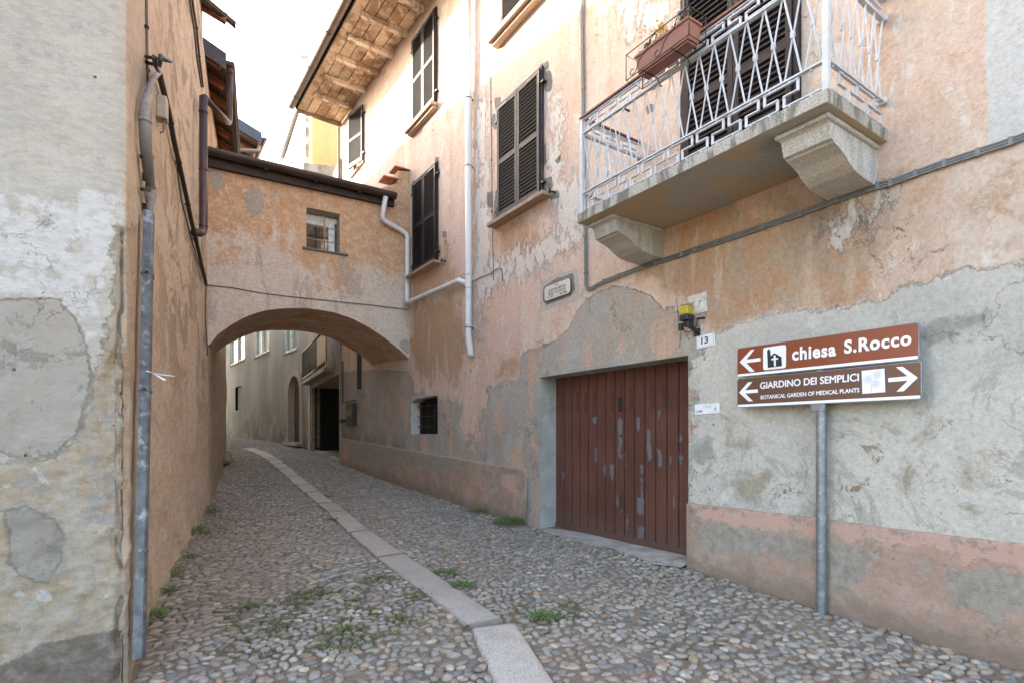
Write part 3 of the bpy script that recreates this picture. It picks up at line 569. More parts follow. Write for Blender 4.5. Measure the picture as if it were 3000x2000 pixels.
# ---- shutters
def leaf(fr, u0, u1, z0, z1, w0, parent, mat, tilt=0.0, split=.5, hinge_u=None):
    """one louvred leaf: stiles, rails, slanted slats, dark sheet for the shade behind; hinge straps as sub-parts"""
    m = MB(); st, rt, rb, T = .055, .075, .11, .038
    uh = hinge_u if hinge_u is not None else u0
    f = lambda u: w0 + tilt * abs(u - uh)
    def bx(a, b, c, d, e, g_): m.hexa([fr.P(a, c, f(a) + e), fr.P(b, c, f(b) + e), fr.P(b, c, f(b) + g_), fr.P(a, c, f(a) + g_), fr.P(a, d, f(a) + e), fr.P(b, d, f(b) + e), fr.P(b, d, f(b) + g_), fr.P(a, d, f(a) + g_)])
    bx(u0, u0 + st, z0, z1, 0, T); bx(u1 - st, u1, z0, z1, 0, T)
    zm = z0 + (z1 - z0) * split
    for a, b in ((z0, z0 + rb), (zm - rt / 2, zm + rt / 2), (z1 - rt, z1)): bx(u0 + st, u1 - st, a, b, .001, T - .002)
    for a, b in ((z0 + rb, zm - rt / 2), (zm + rt / 2, z1 - rt)):
        n = max(3, int(round((b - a) / .056))); h = (b - a) / n
        for k in range(n):
            c = a + h * (k + .5); A0, A1 = u0 + st - .004, u1 - st + .004
            # outer edge low, inner edge high
            o, i = T - .006, .006; dz = h * .40
            p = []
            for uu in (A0, A1): p.append((uu, f(uu)))
            q = [fr.P(A0, c - dz, p[0][1] + o), fr.P(A1, c - dz, p[1][1] + o), fr.P(A1, c + dz * .5, p[1][1] + i), fr.P(A0, c + dz * .5, p[0][1] + i)]
            m.hexa(q + [x + Vector((0, 0, .008)) for x in q])
    lf = obj('shutter', m, mat, parent, bevel=.002)
    d = MB(); d.hexa([fr.P(u0 + st, z0 + rb, f(u0 + st) + .0), fr.P(u1 - st, z0 + rb, f(u1 - st)), fr.P(u1 - st, z0 + rb, f(u1 - st) + .005), fr.P(u0 + st, z0 + rb, f(u0 + st) + .005), fr.P(u0 + st, z1 - rt, f(u0 + st)), fr.P(u1 - st, z1 - rt, f(u1 - st)), fr.P(u1 - st, z1 - rt, f(u1 - st) + .005), fr.P(u0 + st, z1 - rt, f(u0 + st) + .005)])
    obj('slat_shade_sheet', d, M['dark'], lf)  # black sheet added to stand for the shade seen between the slats
    for zz in (z0 + .06, z1 - .05):
        hmb = MB(); s_ = 1 if uh == u0 else -1; du = (u1 - u0) * .55 * s_
        hmb.hexa([fr.P(uh - .015 * s_, zz - .012, f(uh) + T), fr.P(uh + du, zz - .012, f(uh + du) + T), fr.P(uh + du, zz - .012, f(uh + du) + T + .006), fr.P(uh - .015 * s_, zz - .012, f(uh) + T + .006),
                  fr.P(uh - .015 * s_, zz + .012, f(uh) + T), fr.P(uh + du, zz + .012, f(uh + du) + T), fr.P(uh + du, zz + .012, f(uh + du) + T + .006), fr.P(uh - .015 * s_, zz + .012, f(uh) + T + .006)])
        pz = zz - .16 if zz > (z0 + z1) / 2 else zz + .12
        hmb.fbox(fr, uh - .012, uh + .012, min(zz, pz) - .03, max(zz, pz) + .03, f(uh) + T, f(uh) + T + .008)
        hmb.tube([fr.P(uh - .0 * s_, pz - .04, f(uh) + .03), fr.P(uh, pz + .04, f(uh) + .03)], .012, 8)
        hmb.fbox(fr, uh - s_ * .09, uh, pz - .012, pz + .012, .0, f(uh) + .03)
        obj('hinge', hmb, M['hinge'], lf)
    return lf
def sill(fr, u0, u1, zt, depth, th, parent, mat=None, mould=False, drop=0.0):
    m = MB(); m.fbox(fr, u0, u1, zt - th, zt, -.02, depth)
    if mould: m.fbox(fr, u0 + .03, u1 - .03, zt - th - .05, zt - th + .001, -.02, depth * .65)
    o = obj('window_sill', m, mat or M['sill'], parent, bevel=.006); return o
def shutter_pair(xl, xr, ytl, ytr, ybl, ybr, mat, w=.03):
    uA, z1 = R.px(xr, ytr, w); uB, z1b = R.px(xl, ytl, w); z0 = (R.px(xr, ybr, w)[1] + R.px(xl, ybl, w)[1]) / 2; z1 = (z1 + z1b) / 2; um = (uA + uB) / 2
    fr_ = MB(); fr_.fbox(R, uA - .03, uA, z0, z1 + .03, 0, w + .012); fr_.fbox(R, uB, uB + .03, z0, z1 + .03, 0, w + .012); fr_.fbox(R, uA, uB, z1, z1 + .03, 0, w + .012)
    obj('window_frame', fr_, mat, RB, bevel=.003)
    leaf(R, uA + .003, um - .004, z0, z1 - .003, w, RB, mat, hinge_u=uA + .003); leaf(R, um + .004, uB - .003, z0, z1 - .003, w, RB, mat, hinge_u=uB - .003)
    return uA, uB, z0, z1
a = shutter_pair(1461, 1585, 314.6, 204, 651, 576, M['shutter2']); sill(R, a[0] - .20, a[1] + .16, a[2] - .005, .16, .055, RB); W1 = a
a = shutter_pair(1212, 1279, 540, 480, 806, 767, M['shutter']); sill(R, a[0] - .12, a[1] + .14, a[2] - .005, .16, .055, RB, drop=0); W2 = a
a = shutter_pair(1211, 1276, 120, 28, 362, 310, M['shutter']); W3 = a; sill(R, a[0] - .06, R.px(1185, 400, .15)[0], a[2] - .04, .16, .06, RB, mould=True)
uA = R.px(1469, 90, .05)[0]; zq = R.px(1469, 89, .05)[1]
leaf(R, uA - .58, uA, zq, zq + 1.75, .03, RB, M['shutter'], hinge_u=uA); leaf(R, uA - 1.17, uA - .59, zq, zq + 1.75, .03, RB, M['shutter'], hinge_u=uA - 1.17)
sill(R, uA - 1.35, R.px(1430, 140, .16)[0], zq - .06, .18, .07, RB, mould=True)
u5a, z5a = R.px(1037, 345, .05); u5b, _ = R.px(1026, 380, .05); z5b = R.px(1027, 514, .05)[1]
u5c = R.px(1062, 400, .05)[0]; leaf(R, u5a, u5b, z5b, z5a, .03, RB, M['shutter'], hinge_u=u5b); leaf(R, u5c, u5a - .005, z5b, z5a, .03, RB, M['shutter'], tilt=.22, hinge_u=u5c)
sill(R, u5c - .03, u5b + .04, z5b - .01, .06, .05, RB)
# shutter stays (tie-backs) beside the sills
for (x, y) in ((1618, 562), (1300, 765), (1835, 322)):
    u, z = R.px(x, y, .05); t = MB(); t.tube([R.P(u, z, -.01), R.P(u, z, .10)], .012, 7); t.tube([R.P(u, z - .035, .10), R.P(u, z + .035, .10)], .014, 7); obj('shutter_stay', t, M['hinge'], RB, True)
# dark slit opening and fittings beyond the bridge
u0, z0 = R.px(1059, 1137); u1, z1 = R.px(1047, 1037)
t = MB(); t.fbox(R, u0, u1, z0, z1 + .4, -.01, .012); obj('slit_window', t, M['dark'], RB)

# ---- balcony
bu0, bu1, bz0, bz1, bw = 1.85, 4.40, 2.236, 2.332, .90
m = MB()
m.fbox(R, bu0, bu1, bz0, bz1, -.05, bw); BS = obj('balcony_slab', m, M['balcony'], RB, bevel=.006)
prof = [(.76, 0), (.76, -.035), (.73, -.05), (.72, -.075), (.70, -.15), (.66, -.155), (.655, -.165), (.60, -.175), (.52, -.20), (.43, -.25), (.34, -.285), (.2, -.30), (.02, -.305), (-.05, -.305), (-.05, 0)]
for ua, ub in ((1.925, 2.268), (4.01, 4.335)):
    m = MB(); pts = prof; n = len(pts)
    m.v = [tuple(R.P(ua, bz0 + q[1], q[0])) for q in pts] + [tuple(R.P(ub, bz0 + q[1], q[0])) for q in pts]
    m.f = [tuple(range(n)), tuple(range(n, 2 * n))[::-1]] + [(i, (i + 1) % n, n + (i + 1) % n, n + i) for i in range(n)]
    o = obj('bracket', m, M['bracket'], BS, bevel=.004)
    m = MB(); m.fbox(R, ua - .025, ub + .025, bz0 - .035, bz0 - .001, 0, .785); obj('bracket_cap', m, M['bracket'], o, bevel=.01)
fw = bw - .045; hz = bz1 + 1.0; lo = bz1 + .215; hiR = bz1 + .84
RAILP = obj('handrail', MB().fbox(R, bu0 + .01, bu1 - .01, hz, hz + .022, fw - .03, fw + .03), M['hand'], BS, bevel=.005)
class Side:      # a straight run of railing; t along it, z up
    def __init__(s, a, b, out): s.a, s.b, s.o = a, b, out; s.L = (b - a).length; s.d = (b - a).normalized()
    def p(s, t, z, o=0.0): q = s.a + s.d * t + s.o * o; return Vector((q.x, q.y, z))
N0, D0 = R.N(2), R.D(2)
def P3(u, ww): return R.P(u, 0, ww)
runs = [Side(P3(bu0 + .03, fw), P3(bu1 - .03, fw), N0), Side(P3(bu0 + .03, fw), P3(bu0 + .03, .0), -D0), Side(P3(bu1 - .03, fw), P3(bu1 - .03, .0), D0)]
for ri, s in enumerate(runs):
    if ri: obj('handrail', MB().bar(s.p(.03, hz + .011), s.p(s.L + .0, hz + .011), .028, .011), M['hand'], BS, bevel=.004)
    fr_ = MB()
    for z, r1, r2 in ((lo, .018, .006), (hiR, .018, .006), (bz1 + .012, .012, .006), (hz - .012, .015, .005)): fr_.bar(s.p(0, z), s.p(s.L, z), r1, r2)
    nx = 17 if ri == 0 else 6; p_ = (s.L - .03) / nx
    for k in range(nx):
        t0, t1 = .015 + k * p_, .015 + (k + 1) * p_
        zt, zb_ = hiR - .005, lo + .005
        fr_.bar(s.p(t0 + .008, zb_, .005), s.p(t1 - .008, zt, .005), .006, .0045); fr_.bar(s.p(t1 - .008, zb_, -.005), s.p(t0 + .008, zt, -.005), .006, .0045)
        c = (t0 + t1) / 2; zc = (zt + zb_) / 2
        for dz in (-.014, 0, .014): fr_.tube([s.p(c - .014, zc + dz + .003), s.p(c + .014, zc + dz - .003)], .0125, 7)
    obj('railing', fr_, M['white'], BS)
    for z0_, z1_ in ((bz1 + .035, lo - .022), (hiR + .022, hz - .035)):     # squared meander bands above and below
        km = MB()
        zm = (z0_ + z1_) / 2; P_ = .30 if ri == 0 else .272; nrep = int(s.L // P_); off = (s.L - nrep * P_) / 2
        path = [(off, z0_)]
        for k in range(nrep):
            b = off + k * P_; path += [(b + .12 * 1, z0_)] if False else []
            path += [(b + .25, z0_), (b + .25, zm), (b + .15, zm), (b + .15, z1_), (b + .40, z1_), (b + .40, zm), (b + .30, zm), (b + .30, z0_)]
        path = [q for q in path if q[0] <= s.L - .01]
        for (ta, za_), (tb, zb2) in zip(path, path[1:]):
            if abs(ta - tb) + abs(za_ - zb2) < 1e-6: continue
            hor = abs(ta - tb) > 1e-6; e = .006 if hor else 0
            km.bar(s.p(ta - (e if tb > ta else -e) * hor, za_, 0), s.p(tb + (e if tb > ta else -e) * hor, zb2, 0), .010 if hor else .005, .005 if hor else .010, up=None if hor else s.d)
        for k in range(nrep * 2 + 1):
            t = off + .06 + k * P_ / 2
            if t < s.L - .03:
                km.tube([s.p(t, z0_ - .02), s.p(t, z0_)], .010, 7); km.tube([s.p(t, z1_), s.p(t, z1_ + .022)], .010, 7)
        obj('meander_band', km, M['white'], BS)
for u, ww in ((bu0 + .03, fw), (bu1 - .03, fw)):
    m = MB(); m.fbox(R, u - .02, u + .02, bz1, hz, ww - .02, ww + .02); obj('corner_post', m, M['white'], BS, bevel=.002)
for u in (bu0 + .03, bu1 - .03):
    for z in (lo, hiR): obj('wall_fixing', MB().fbox(R, u - .035, u + .035, z - .02, z + .02, 0, .03), M['white'], BS, bevel=.006)
# balcony door shutters
du0, du1 = 2.555, 3.69; dm = (du0 + du1) / 2
m = MB(); m.fbox(R, du0 - .05, du0, bz1, bz1 + 2.35, 0, .05); m.fbox(R, du1, du1 + .06, bz1, bz1 + 2.35, 0, .05); obj('balcony_door_frame', m, M['shutter'], RB, bevel=.004)
leaf(R, du0 + .003, dm - .004, bz1 + .03, bz1 + 2.3, .03, RB, M['shutter'], hinge_u=du0 + .003, split=.46); leaf(R, dm + .004, du1 - .003, bz1 + .03, bz1 + 2.3, .03, RB, M['shutter'], hinge_u=du1 - .003, split=.46)

# ---- eaves and roof of the right-hand house
ow = 1.22
m = MB(); Us = lines(-8, UE, .5)
def rz(u, ww): return soffz(u) + .13 + (ow - ww) * .34
pts = []
for u in (-8, UE): pts += [R.P(u, rz(u, ow), ow), R.P(u, rz(u, -4.5), -4.5), R.P(u, rz(u, -4.5) - .12, -4.5), R.P(u, rz(u, ow) - .09, ow)]
m.add(pts, [(0, 1, 2, 3), (4, 7, 6, 5), (0, 4, 5, 1), (1, 5, 6, 2), (2, 6, 7, 3), (3, 7, 4, 0)])
q = [R.P(-8, rz(-8, -4.5), -4.5), R.P(UE, rz(UE, -4.5), -4.5), R.P(UE, rz(UE, ow) - .1, -9.6), R.P(-8, rz(-8, ow) - .1, -9.6)]
m.add(q + [x - Vector((0, 0, .12)) for x in q], [(0, 1, 2, 3), (7, 6, 5, 4), (0, 3, 7, 4), (1, 5, 6, 2), (2, 6, 7, 3)])
RF = obj('roof', m, M['tile'], RB)
m = MB(); sh = []
nbd = 5
for b in range(nbd):
    w0_, w1_ = ow * b / nbd + .009, ow * (b + 1) / nbd - .009; u = -8.0
    while u < UE:
        ln = random.uniform(2.6, 5.5); u2 = min(UE + random.uniform(-.02, .05), u + ln); dz = random.uniform(0, .012); n0 = len(m.v)
        m.hexa([R.P(u, soffz(u) - .01 + dz, w0_), R.P(u2 - .008, soffz(u2) - .01 + dz, w0_), R.P(u2 - .008, soffz(u2) - .01 + dz, w1_), R.P(u, soffz(u) - .01 + dz, w1_),
                R.P(u, soffz(u) + .02 + dz, w0_), R.P(u2 - .008, soffz(u2) + .02 + dz, w0_), R.P(u2 - .008, soffz(u2) + .02 + dz, w1_), R.P(u, soffz(u) + .02 + dz, w1_)])
        sh += [random.choice([0, 0, .08, .15, .3, .4])] * 8; u = u2
obj('soffit', m, M['soffit'], RF, attrs=dict(shade=sh))
m = MB(); m.hexa([R.P(-8, soffz(-8) + .022, 0), R.P(UE, soffz(UE) + .022, 0), R.P(UE, soffz(UE) + .022, ow), R.P(-8, soffz(-8) + .022, ow), R.P(-8, soffz(-8) + .04, 0), R.P(UE, soffz(UE) + .04, 0), R.P(UE, soffz(UE) + .04, ow), R.P(-8, soffz(-8) + .04, ow)])
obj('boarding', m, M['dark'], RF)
u = 14.62
while u > 1:
    m = MB(); a_ = random.uniform(-.02, .02); L_ = random.uniform(1.0, 1.1)
    vs = []
    for ww in np.linspace(-.05, L_, 7):
        jit = random.uniform(-.008, .008); hw = .055 + random.uniform(-.006, .006); hd = .105 + random.uniform(-.008, .008)
        if ww > L_ - .1: hd *= .7
        vs.append([R.P(u + a_ * ww - hw + jit, soffz(u) - .01, ww), R.P(u + a_ * ww + hw + jit, soffz(u) - .01, ww), R.P(u + a_ * ww + hw + jit, soffz(u) - .01 - hd, ww), R.P(u + a_ * ww - hw + jit, soffz(u) - .01 - hd, ww)])
    m.v = [tuple(p) for r_ in vs for p in r_]; m.f = [(i * 4 + k, i * 4 + (k + 1) % 4, i * 4 + 4 + (k + 1) % 4, i * 4 + 4 + k) for i in range(6) for k in range(4)] + [(0, 1, 2, 3), (24, 25, 26, 27)]
    obj('rafter', m, M['rafter'], RF, bevel=.008); u -= random.uniform(.82, .98)
m = MB(); m.hexa([R.P(UE - .07, soffz(UE) - .10, 0), R.P(UE + .02, soffz(UE) - .10, 0), R.P(UE + .02, soffz(UE) - .07, ow), R.P(UE - .07, soffz(UE) - .07, ow), R.P(UE - .07, soffz(UE) + .0, 0), R.P(UE + .02, soffz(UE), 0), R.P(UE + .02, soffz(UE), ow), R.P(UE - .07, soffz(UE), ow)])
obj('verge_board', m, M['rafter'], RF, attrs=dict(shade=[.75] * 8))
def half_gutter(p0, p1, r, out, seg=10, th=.006, z_up=Vector((0, 0, 1))):
    """half-round channel from p0 to p1"""
    m = MB(); p0, p1 = Vector(p0), Vector(p1); n = seg + 1; rings = []
    for p in (p0, p1):
        for rr in (r, r - th):
            for k in range(n):
                a = math.pi * k / seg; m.v.append(tuple(p + out * (math.cos(a) * rr) - z_up * (math.sin(a) * rr)))
    for k in range(seg):
        m.f += [(k, k + 1, 2 * n + k + 1, 2 * n + k), (n + k, 3 * n + k, 3 * n + k + 1, n + k + 1)]
        m.f += [(k, n + k, n + k + 1, k + 1), (2 * n + k, 2 * n + k + 1, 3 * n + k + 1, 3 * n + k)]
    m.f += [(0, 2 * n, 3 * n, n), (n - 1, 2 * n - 1, 4 * n - 1, 3 * n - 1)]
    return m
gw = ow + .125; m = half_gutter(R.P(-8, soffz(-8) + .09, gw), R.P(UE + .03, soffz(UE) + .09, gw), .115, R.N(5))
m.tube([R.P(-8, soffz(-8) + .095, gw + .115), R.P(UE + .03, soffz(UE) + .095, gw + .115)], .012, 6)
for p in (UE + .03,):
    c = R.P(p, soffz(p) + .09, gw); m.add([c] + [c + R.N(5) * math.cos(math.pi * k / 10) * .114 - Vector((0, 0, 1)) * math.sin(math.pi * k / 10) * .114 for k in range(11)], [(0, k + 1, k + 2) for k in range(10)])
GT = obj('gutter', m, M['gutter2'], RF, 'auto')
m = MB(); m.fbox(R, -8, UE, soffz(3), soffz(3) + .02, 0, 0.001) if False else None
m = MB()
for u in np.arange(1.2, UE, 1.55):
    m.tube([R.P(u, soffz(u) + .09, gw) + R.N(5) * math.cos(a) * .119 - Vector((0, 0, 1)) * math.sin(a) * .119 for a in np.linspace(0, math.pi, 9)], .009, 6)
obj('gutter_bracket', m, M['gutter2'], RF, True)
m = MB(); m.hexa([R.P(-8, soffz(-8) - .03, ow - .012), R.P(UE, soffz(UE) - .03, ow - .012), R.P(UE, soffz(UE) - .03, ow + .012), R.P(-8, soffz(-8) - .03, ow + .012), R.P(-8, soffz(-8) + .12, ow - .012), R.P(UE, soffz(UE) + .12, ow - .012), R.P(UE, soffz(UE) + .12, ow + .012), R.P(-8, soffz(-8) + .12, ow + .012)])
obj('fascia', m, M['iron'], RF)
# ------------------------------------------------------------ downpipes, right
def coll(m, p, d, r, h=.02, seg=12): p = Vector(p); d = Vector(d).normalized(); m.tube([p - d * h, p + d * h], r, seg)
ux, _ = R.px(1372.5, 500, .09)
ze = R.px(1368, 985, .09)[1]; p1 = R.px(1380, 1028, .05); zt_ = R.px(1372, 822, .09)[1]
DP = thing('downpipe', 'tall white plastic downpipe on the peach wall between the shuttered windows, with a slanting branch', 'drainpipe', tuple(R.P(ux, ze, .09)))
m = MB(); m.tube(bend([R.P(ux, 9, .09), R.P(ux, ze, .09), R.P(p1[0], p1[1], .06), R.P(p1[0], p1[1] - .09, .05)], .05), .056, 14); obj('pipe', m, M['pipe'], DP, True)
m = MB()
for y in (484, 804, 842, 950): coll(m, R.P(ux, R.px(1372, y, .09)[1], .09), (0, 0, 1), .0605, .022 if y != 484 else .012)
obj('collar', m, M['pipe'], DP, True)
for y in (290, 488, 960):
    m = MB(); z = R.px(1372, y, .09)[1]; coll(m, R.P(ux, z, .09), (0, 0, 1), .061, .007); m.fbox(R, ux - .01, ux + .01, z - .01, z + .01, 0, .05); obj('clamp', m, M['hinge'] if y != 488 else M['tile'], DP, True)
b0 = R.px(1193, 886, .07); b1 = R.px(1345, 823, .09)
q = [A.px(1130, 576, .22), A.px(1119, 643, .10), A.px(1193, 686, .09), A.px(1193, 888, .09)]
qq = [A.P(q[0][0], q[0][1], .22), A.P(q[1][0], q[1][1], .10), A.P(q[2][0], q[2][1], .09), A.P(q[3][0], q[3][1], .09), R.P(b1[0], b1[1], .09), R.P(ux, zt_ - .06, .09)]
m = MB(); m.tube(bend(qq, .09), .050, 14); obj('branch_pipe', m, M['pipe'], DP, True)
m = MB(); coll(m, qq[3] + (qq[4] - qq[3]) * .12, qq[4] - qq[3], .055, .02); coll(m, qq[3] + (qq[4] - qq[3]) * .45, qq[4] - qq[3], .055, .015); coll(m, qq[2] - Vector((0, 0, .1)), (0, 0, 1), .055, .02); coll(m, qq[1] + (qq[2] - qq[1]) * .45, qq[2] - qq[1], .055, .012); coll(m, qq[4], qq[4] - qq[3], .056, .02)
obj('branch_collar', m, M['pipe'], DP, True)

# ------------------------------------------------------------ bridge house over the street
nA = Vector((A.n[0][0], A.n[0][1], 0)); LA = A.len[-1]
arcpx = [(612,1010),(622,1003)] + crop([(180,1310),(280,1237),(380,1182),(500,1142),(620,1128),(760,1125),(850,1135),(960,1155),(1080,1195),(1180,1245),(1280,1310),(1380,1390),(1450,1455)], 2.24, 550, 400)
arc = sorted([A.px(x, y) for x, y in arcpx]); au = [a_[0] for a_ in arc]; az = [a_[1] for a_ in arc]
def zarc(u): return float(np.interp(u, au, az))
gl = A.px(608, 437, .20); gr = A.px(1160, 571, .20)
def ztopA(u): return gl[1] + (gr[1] - gl[1]) * (u - gl[0]) / (gr[0] - gl[0]) - .02
AH = thing('bridge_house', 'orange stained plaster bridge room over the street, on a low arch', 'building', tuple(gz(A.P(LA / 2, 0))))
x0, ztop_ = A.px(898, 607); x1, _ = A.px(996, 640); zb0 = (A.px(900, 727)[1] + A.px(996, 742)[1]) / 2; ztop_ = (A.px(898, 607)[1] + A.px(996, 628)[1]) / 2
back_dir = Vector((-1.10, 1.95, 0))
US = lines(-.02, LA + .02, .07, (x0, x1)); ZB = 2.62
m = MB(); uzA = []
rows = 8
for u in US:
    za_ = zarc(u)
    for r in range(rows + 1):
        z = za_ + (ZB - za_) * r / rows; m.v.append(tuple(A.P(u, z, .012 * mnoise.noise(Vector((u * 2, z * 2, 2))) + (.008 * mnoise.noise(Vector((u * 9, 3, 1))) if r == 0 else 0)))); uzA.append((u, z))
m.f = [(i * (rows + 1) + r, (i + 1) * (rows + 1) + r, (i + 1) * (rows + 1) + r + 1, i * (rows + 1) + r + 1) for i in range(len(US) - 1) for r in range(rows)]
ZS = lines(ZB, 6.2, .08, (zb0, ztop_))
m2, uz2 = wallgrid(A, US, ZS, [(x0, x1, zb0, ztop_)], lambda u, z: .012 * mnoise.noise(Vector((u * 2, z * 2, 2))), ztopA)
m.add(m2.v, m2.f); uzA = np.array(uzA + list(map(tuple, uz2)))
nvA = len(uzA)
ext = [A.P(0, 0), A.P(LA, 0)]
bk_ = [e + back_dir for e in ext]
m.add([(bk_[0].x, bk_[0].y, 1.6), (bk_[1].x, bk_[1].y, 1.6), (bk_[1].x, bk_[1].y, ztopA(LA) + .1), (bk_[0].x, bk_[0].y, ztopA(0) + .1)], []) 
# back wall, above the rear arch
bz = []
for k, u in enumerate(US):
    p = A.P(u, 0) + back_dir; bz.append((p.x, p.y, zarc(u) - .04)); 
o = len(m.v); m.v += bz + [(x, y, ztopA(u) + .1) for (x, y, _), u in zip(bz, US)]; n = len(US)
m.f += [(o + i, o + i + 1, o + n + i + 1, o + n + i) for i in range(n - 1)]
pc = [A.px(x, y) for x, y in crop([(1380,1350),(1430,1320),(1452,1330),(1455,1430),(1400,1390)], 2.24, 550, 400)]
pc2 = [A.px(x, y) for x, y in crop([(135,170),(190,190),(240,300),(245,350),(180,355),(140,310)], 2.24, 550, 400)]; pc3 = [A.px(x, y) for x, y in crop([(380,360),(470,350),(500,420),(480,520),(420,540),(370,420)], 2.24, 550, 400)]
pa = np.maximum(sdf(pc, uzA), np.maximum(sdf(pc2, uzA), sdf(pc3, uzA)))
obj('wall', m, M['arch'], AH, True, dict(patch=np.concatenate([pa, np.full(len(m.v) - nvA, -9.)])))
v = MB(); nd = 10
for i, u in enumerate(US):
    for k in range(nd + 1):
        p = A.P(u, zarc(u) - .04 * k / nd + (.02 * mnoise.noise(Vector((u * 1.5, k * .4, 7))) if k else 0), .012 * mnoise.noise(Vector((u * 2, zarc(u) * 2, 2))) if k == 0 else 0) + back_dir * (k / nd); v.v.append(tuple(p))
v.f = [(i * (nd + 1) + k, i * (nd + 1) + k + 1, (i + 1) * (nd + 1) + k + 1, (i + 1) * (nd + 1) + k) for i in range(len(US) - 1) for k in range(nd)]
obj('vault', v, M['vault'], AH, True)
# window in the bridge
wv = MB(); rv = simple('bridge window reveal', (.42, .36, .31), .9, var=.1, bump=.006)
wv.fbox(A, x0 - .03, x0, zb0, ztop_, -.32, -.012); wv.fbox(A, x1, x1 + .03, zb0, ztop_, -.32, -.012); wv.fbox(A, x0 - .03, x1 + .03, ztop_, ztop_ + .03, -.32, -.012); wv.fbox(A, x0 - .03, x1 + .03, zb0 - .03, zb0, -.32, -.012)
WV = obj('window', wv, rv, AH)
f = MB(); iw = .05; f.fbox(A, x0, x1, ztop_ - .12, ztop_ - .02, -.32, -.27); f.fbox(A, x1 - .16, x1 - .04, zb0, ztop_ - .12, -.32, -.27); f.fbox(A, x0, x0 + .04, zb0, ztop_ - .12, -.32, -.27); f.fbox(A, x0 + .04, x1 - .16, ztop_ - .20, ztop_ - .12, -.31, -.29)
obj('window_frame', f, M['winframe'], WV)
f = MB(); f.fbox(A, (x0 + x1) / 2 - .09, (x0 + x1) / 2 - .07, zb0, ztop_ - .20, -.315, -.29); f.fbox(A, x0 + .04, x1 - .16, (zb0 + ztop_) / 2 - .04, (zb0 + ztop_) / 2 - .025, -.315, -.29); obj('glazing_bars', f, M['iron'], WV)
f = MB(); f.fbox(A, x0, x1, zb0, ztop_ - .1, -.33, -.322); obj('pane', f, mat_glass('mirror like pane', (.10, .08, .06), .03), WV)
f = MB(); f.tube([A.P((x0 + x1) / 2 + .04, zb0, -.10), A.P((x0 + x1) / 2 + .04, ztop_, -.10)], .013, 6)
for k in (.28, .62): f.tube([A.P(x0, zb0 + (ztop_ - zb0) * k, -.10), A.P(x1, zb0 + (ztop_ - zb0) * k, -.10)], .012, 6)
obj('window_bars', f, M['sill'], WV, True)
f = MB(); f.fbox(A, x0 - .08, x1 + .16, zb0 - .035, zb0 - .001, -.1, .05); obj('window_sill', f, simple('slate sill', (.17, .14, .12), .9, bump=.01), WV, bevel=.01)
# roof and gutter of the bridge
g0 = A.P(gl[0] - .12, gl[1], .20); g1 = A.P(gr[0] + .0, gr[1], .20)
m = MB(); ns = 8; tl = [g0 + Vector((0, 0, .05)) + back_dir * .0 - nA * .08, g1 + Vector((0, 0, .05)) - nA * .08]; tb = [tl[0] + back_dir * 1.25 + Vector((0, 0, .28)), tl[1] + back_dir * 1.25 + Vector((0, 0, .28))]
m.hexa([tl[0] - Vector((0, 0, .05)), tl[1] - Vector((0, 0, .05)), tb[1] - Vector((0, 0, .05)), tb[0] - Vector((0, 0, .05)), tl[0], tl[1], tb[1], tb[0]]); RA = obj('roof', m, M['redwood'], AH)
gdir = (g1 - g0).normalized(); gout = nA
m = half_gutter(g0, g1, .10, gout, z_up=Vector((0, 0, 1))); m.tube([g0 + gout * .085, g1 + gout * .085], .010, 6)
for c in (g0, g1): m.add([c] + [c + gout * math.cos(math.pi * k / 10) * .084 - Vector((0, 0, 1)) * math.sin(math.pi * k / 10) * .084 for k in range(11)], [(0, k + 1, k + 2) for k in range(10)])
m.bar(g0 - gout * .105, g1 - gout * .105, .006, .10)
obj('gutter', m, M['gutter'], RA, 'auto')
m = MB(); m.hexa([g0 - gout * .19 - Vector((0, 0, .24)), g1 - gout * .19 - Vector((0, 0, .20)), g1 - gout * .11 - Vector((0, 0, .20)), g0 - gout * .11 - Vector((0, 0, .24)), g0 - gout * .19, g1 - gout * .19, g1 - gout * .11, g0 - gout * .11]); obj('fascia', m, simple('shade painted eaves board', (.045, .032, .028), .8, var=.3), RA)  # board added below the gutter; shadow under the eaves put into its dark colour
for t in (.30, .55, .79, .975):
    c = g0 + (g1 - g0) * t; b_ = MB(); b_.tube([c + gout * math.cos(a) * .089 - Vector((0, 0, 1)) * math.sin(a) * .089 for a in np.linspace(0, math.pi, 9)], .008, 6)
    if t < .9: b_.bar(c - gout * .2 - Vector((0, 0, .06)), c + gout * .02 - Vector((0, 0, .10)), .035, .03)
    obj('gutter_bracket', b_, M['gutter'], RA, True)
# parapet stub with tiles where the bridge meets the house
s0 = A.px(1118, 560, .0)[0]; s1 = LA + .02; zt0 = A.px(1110, 535, .0)[1]; zt1 = A.px(1197, 498, 0)[1]; zm0 = A.px(1160, 520, 0)[1]
m = MB(); sm_ = (s0 + s1) / 2 + .02
m.fprism(A, [(s0, ztopA(s0) - .15), (s1, ztopA(s1) - .15), (s1, zt1 - .03), (sm_, zt1 - .08), (sm_ - .01, zm0 - .12), (s0, zt0 - .10)], -.28, .006)
PR = obj('parapet', m, M['arch'], AH, attrs=dict(patch=[-9.] * 12)); m = MB(); m.fbox(A, sm_ - .08, s1, zt1 - .03, zt1, -.32, .05); m.fbox(A, s0 + .03, sm_ + .01, zm0 - .06, zm0 - .03, -.32, .05) ; obj('coping_tiles', m, M['tile'], PR, bevel=.006)

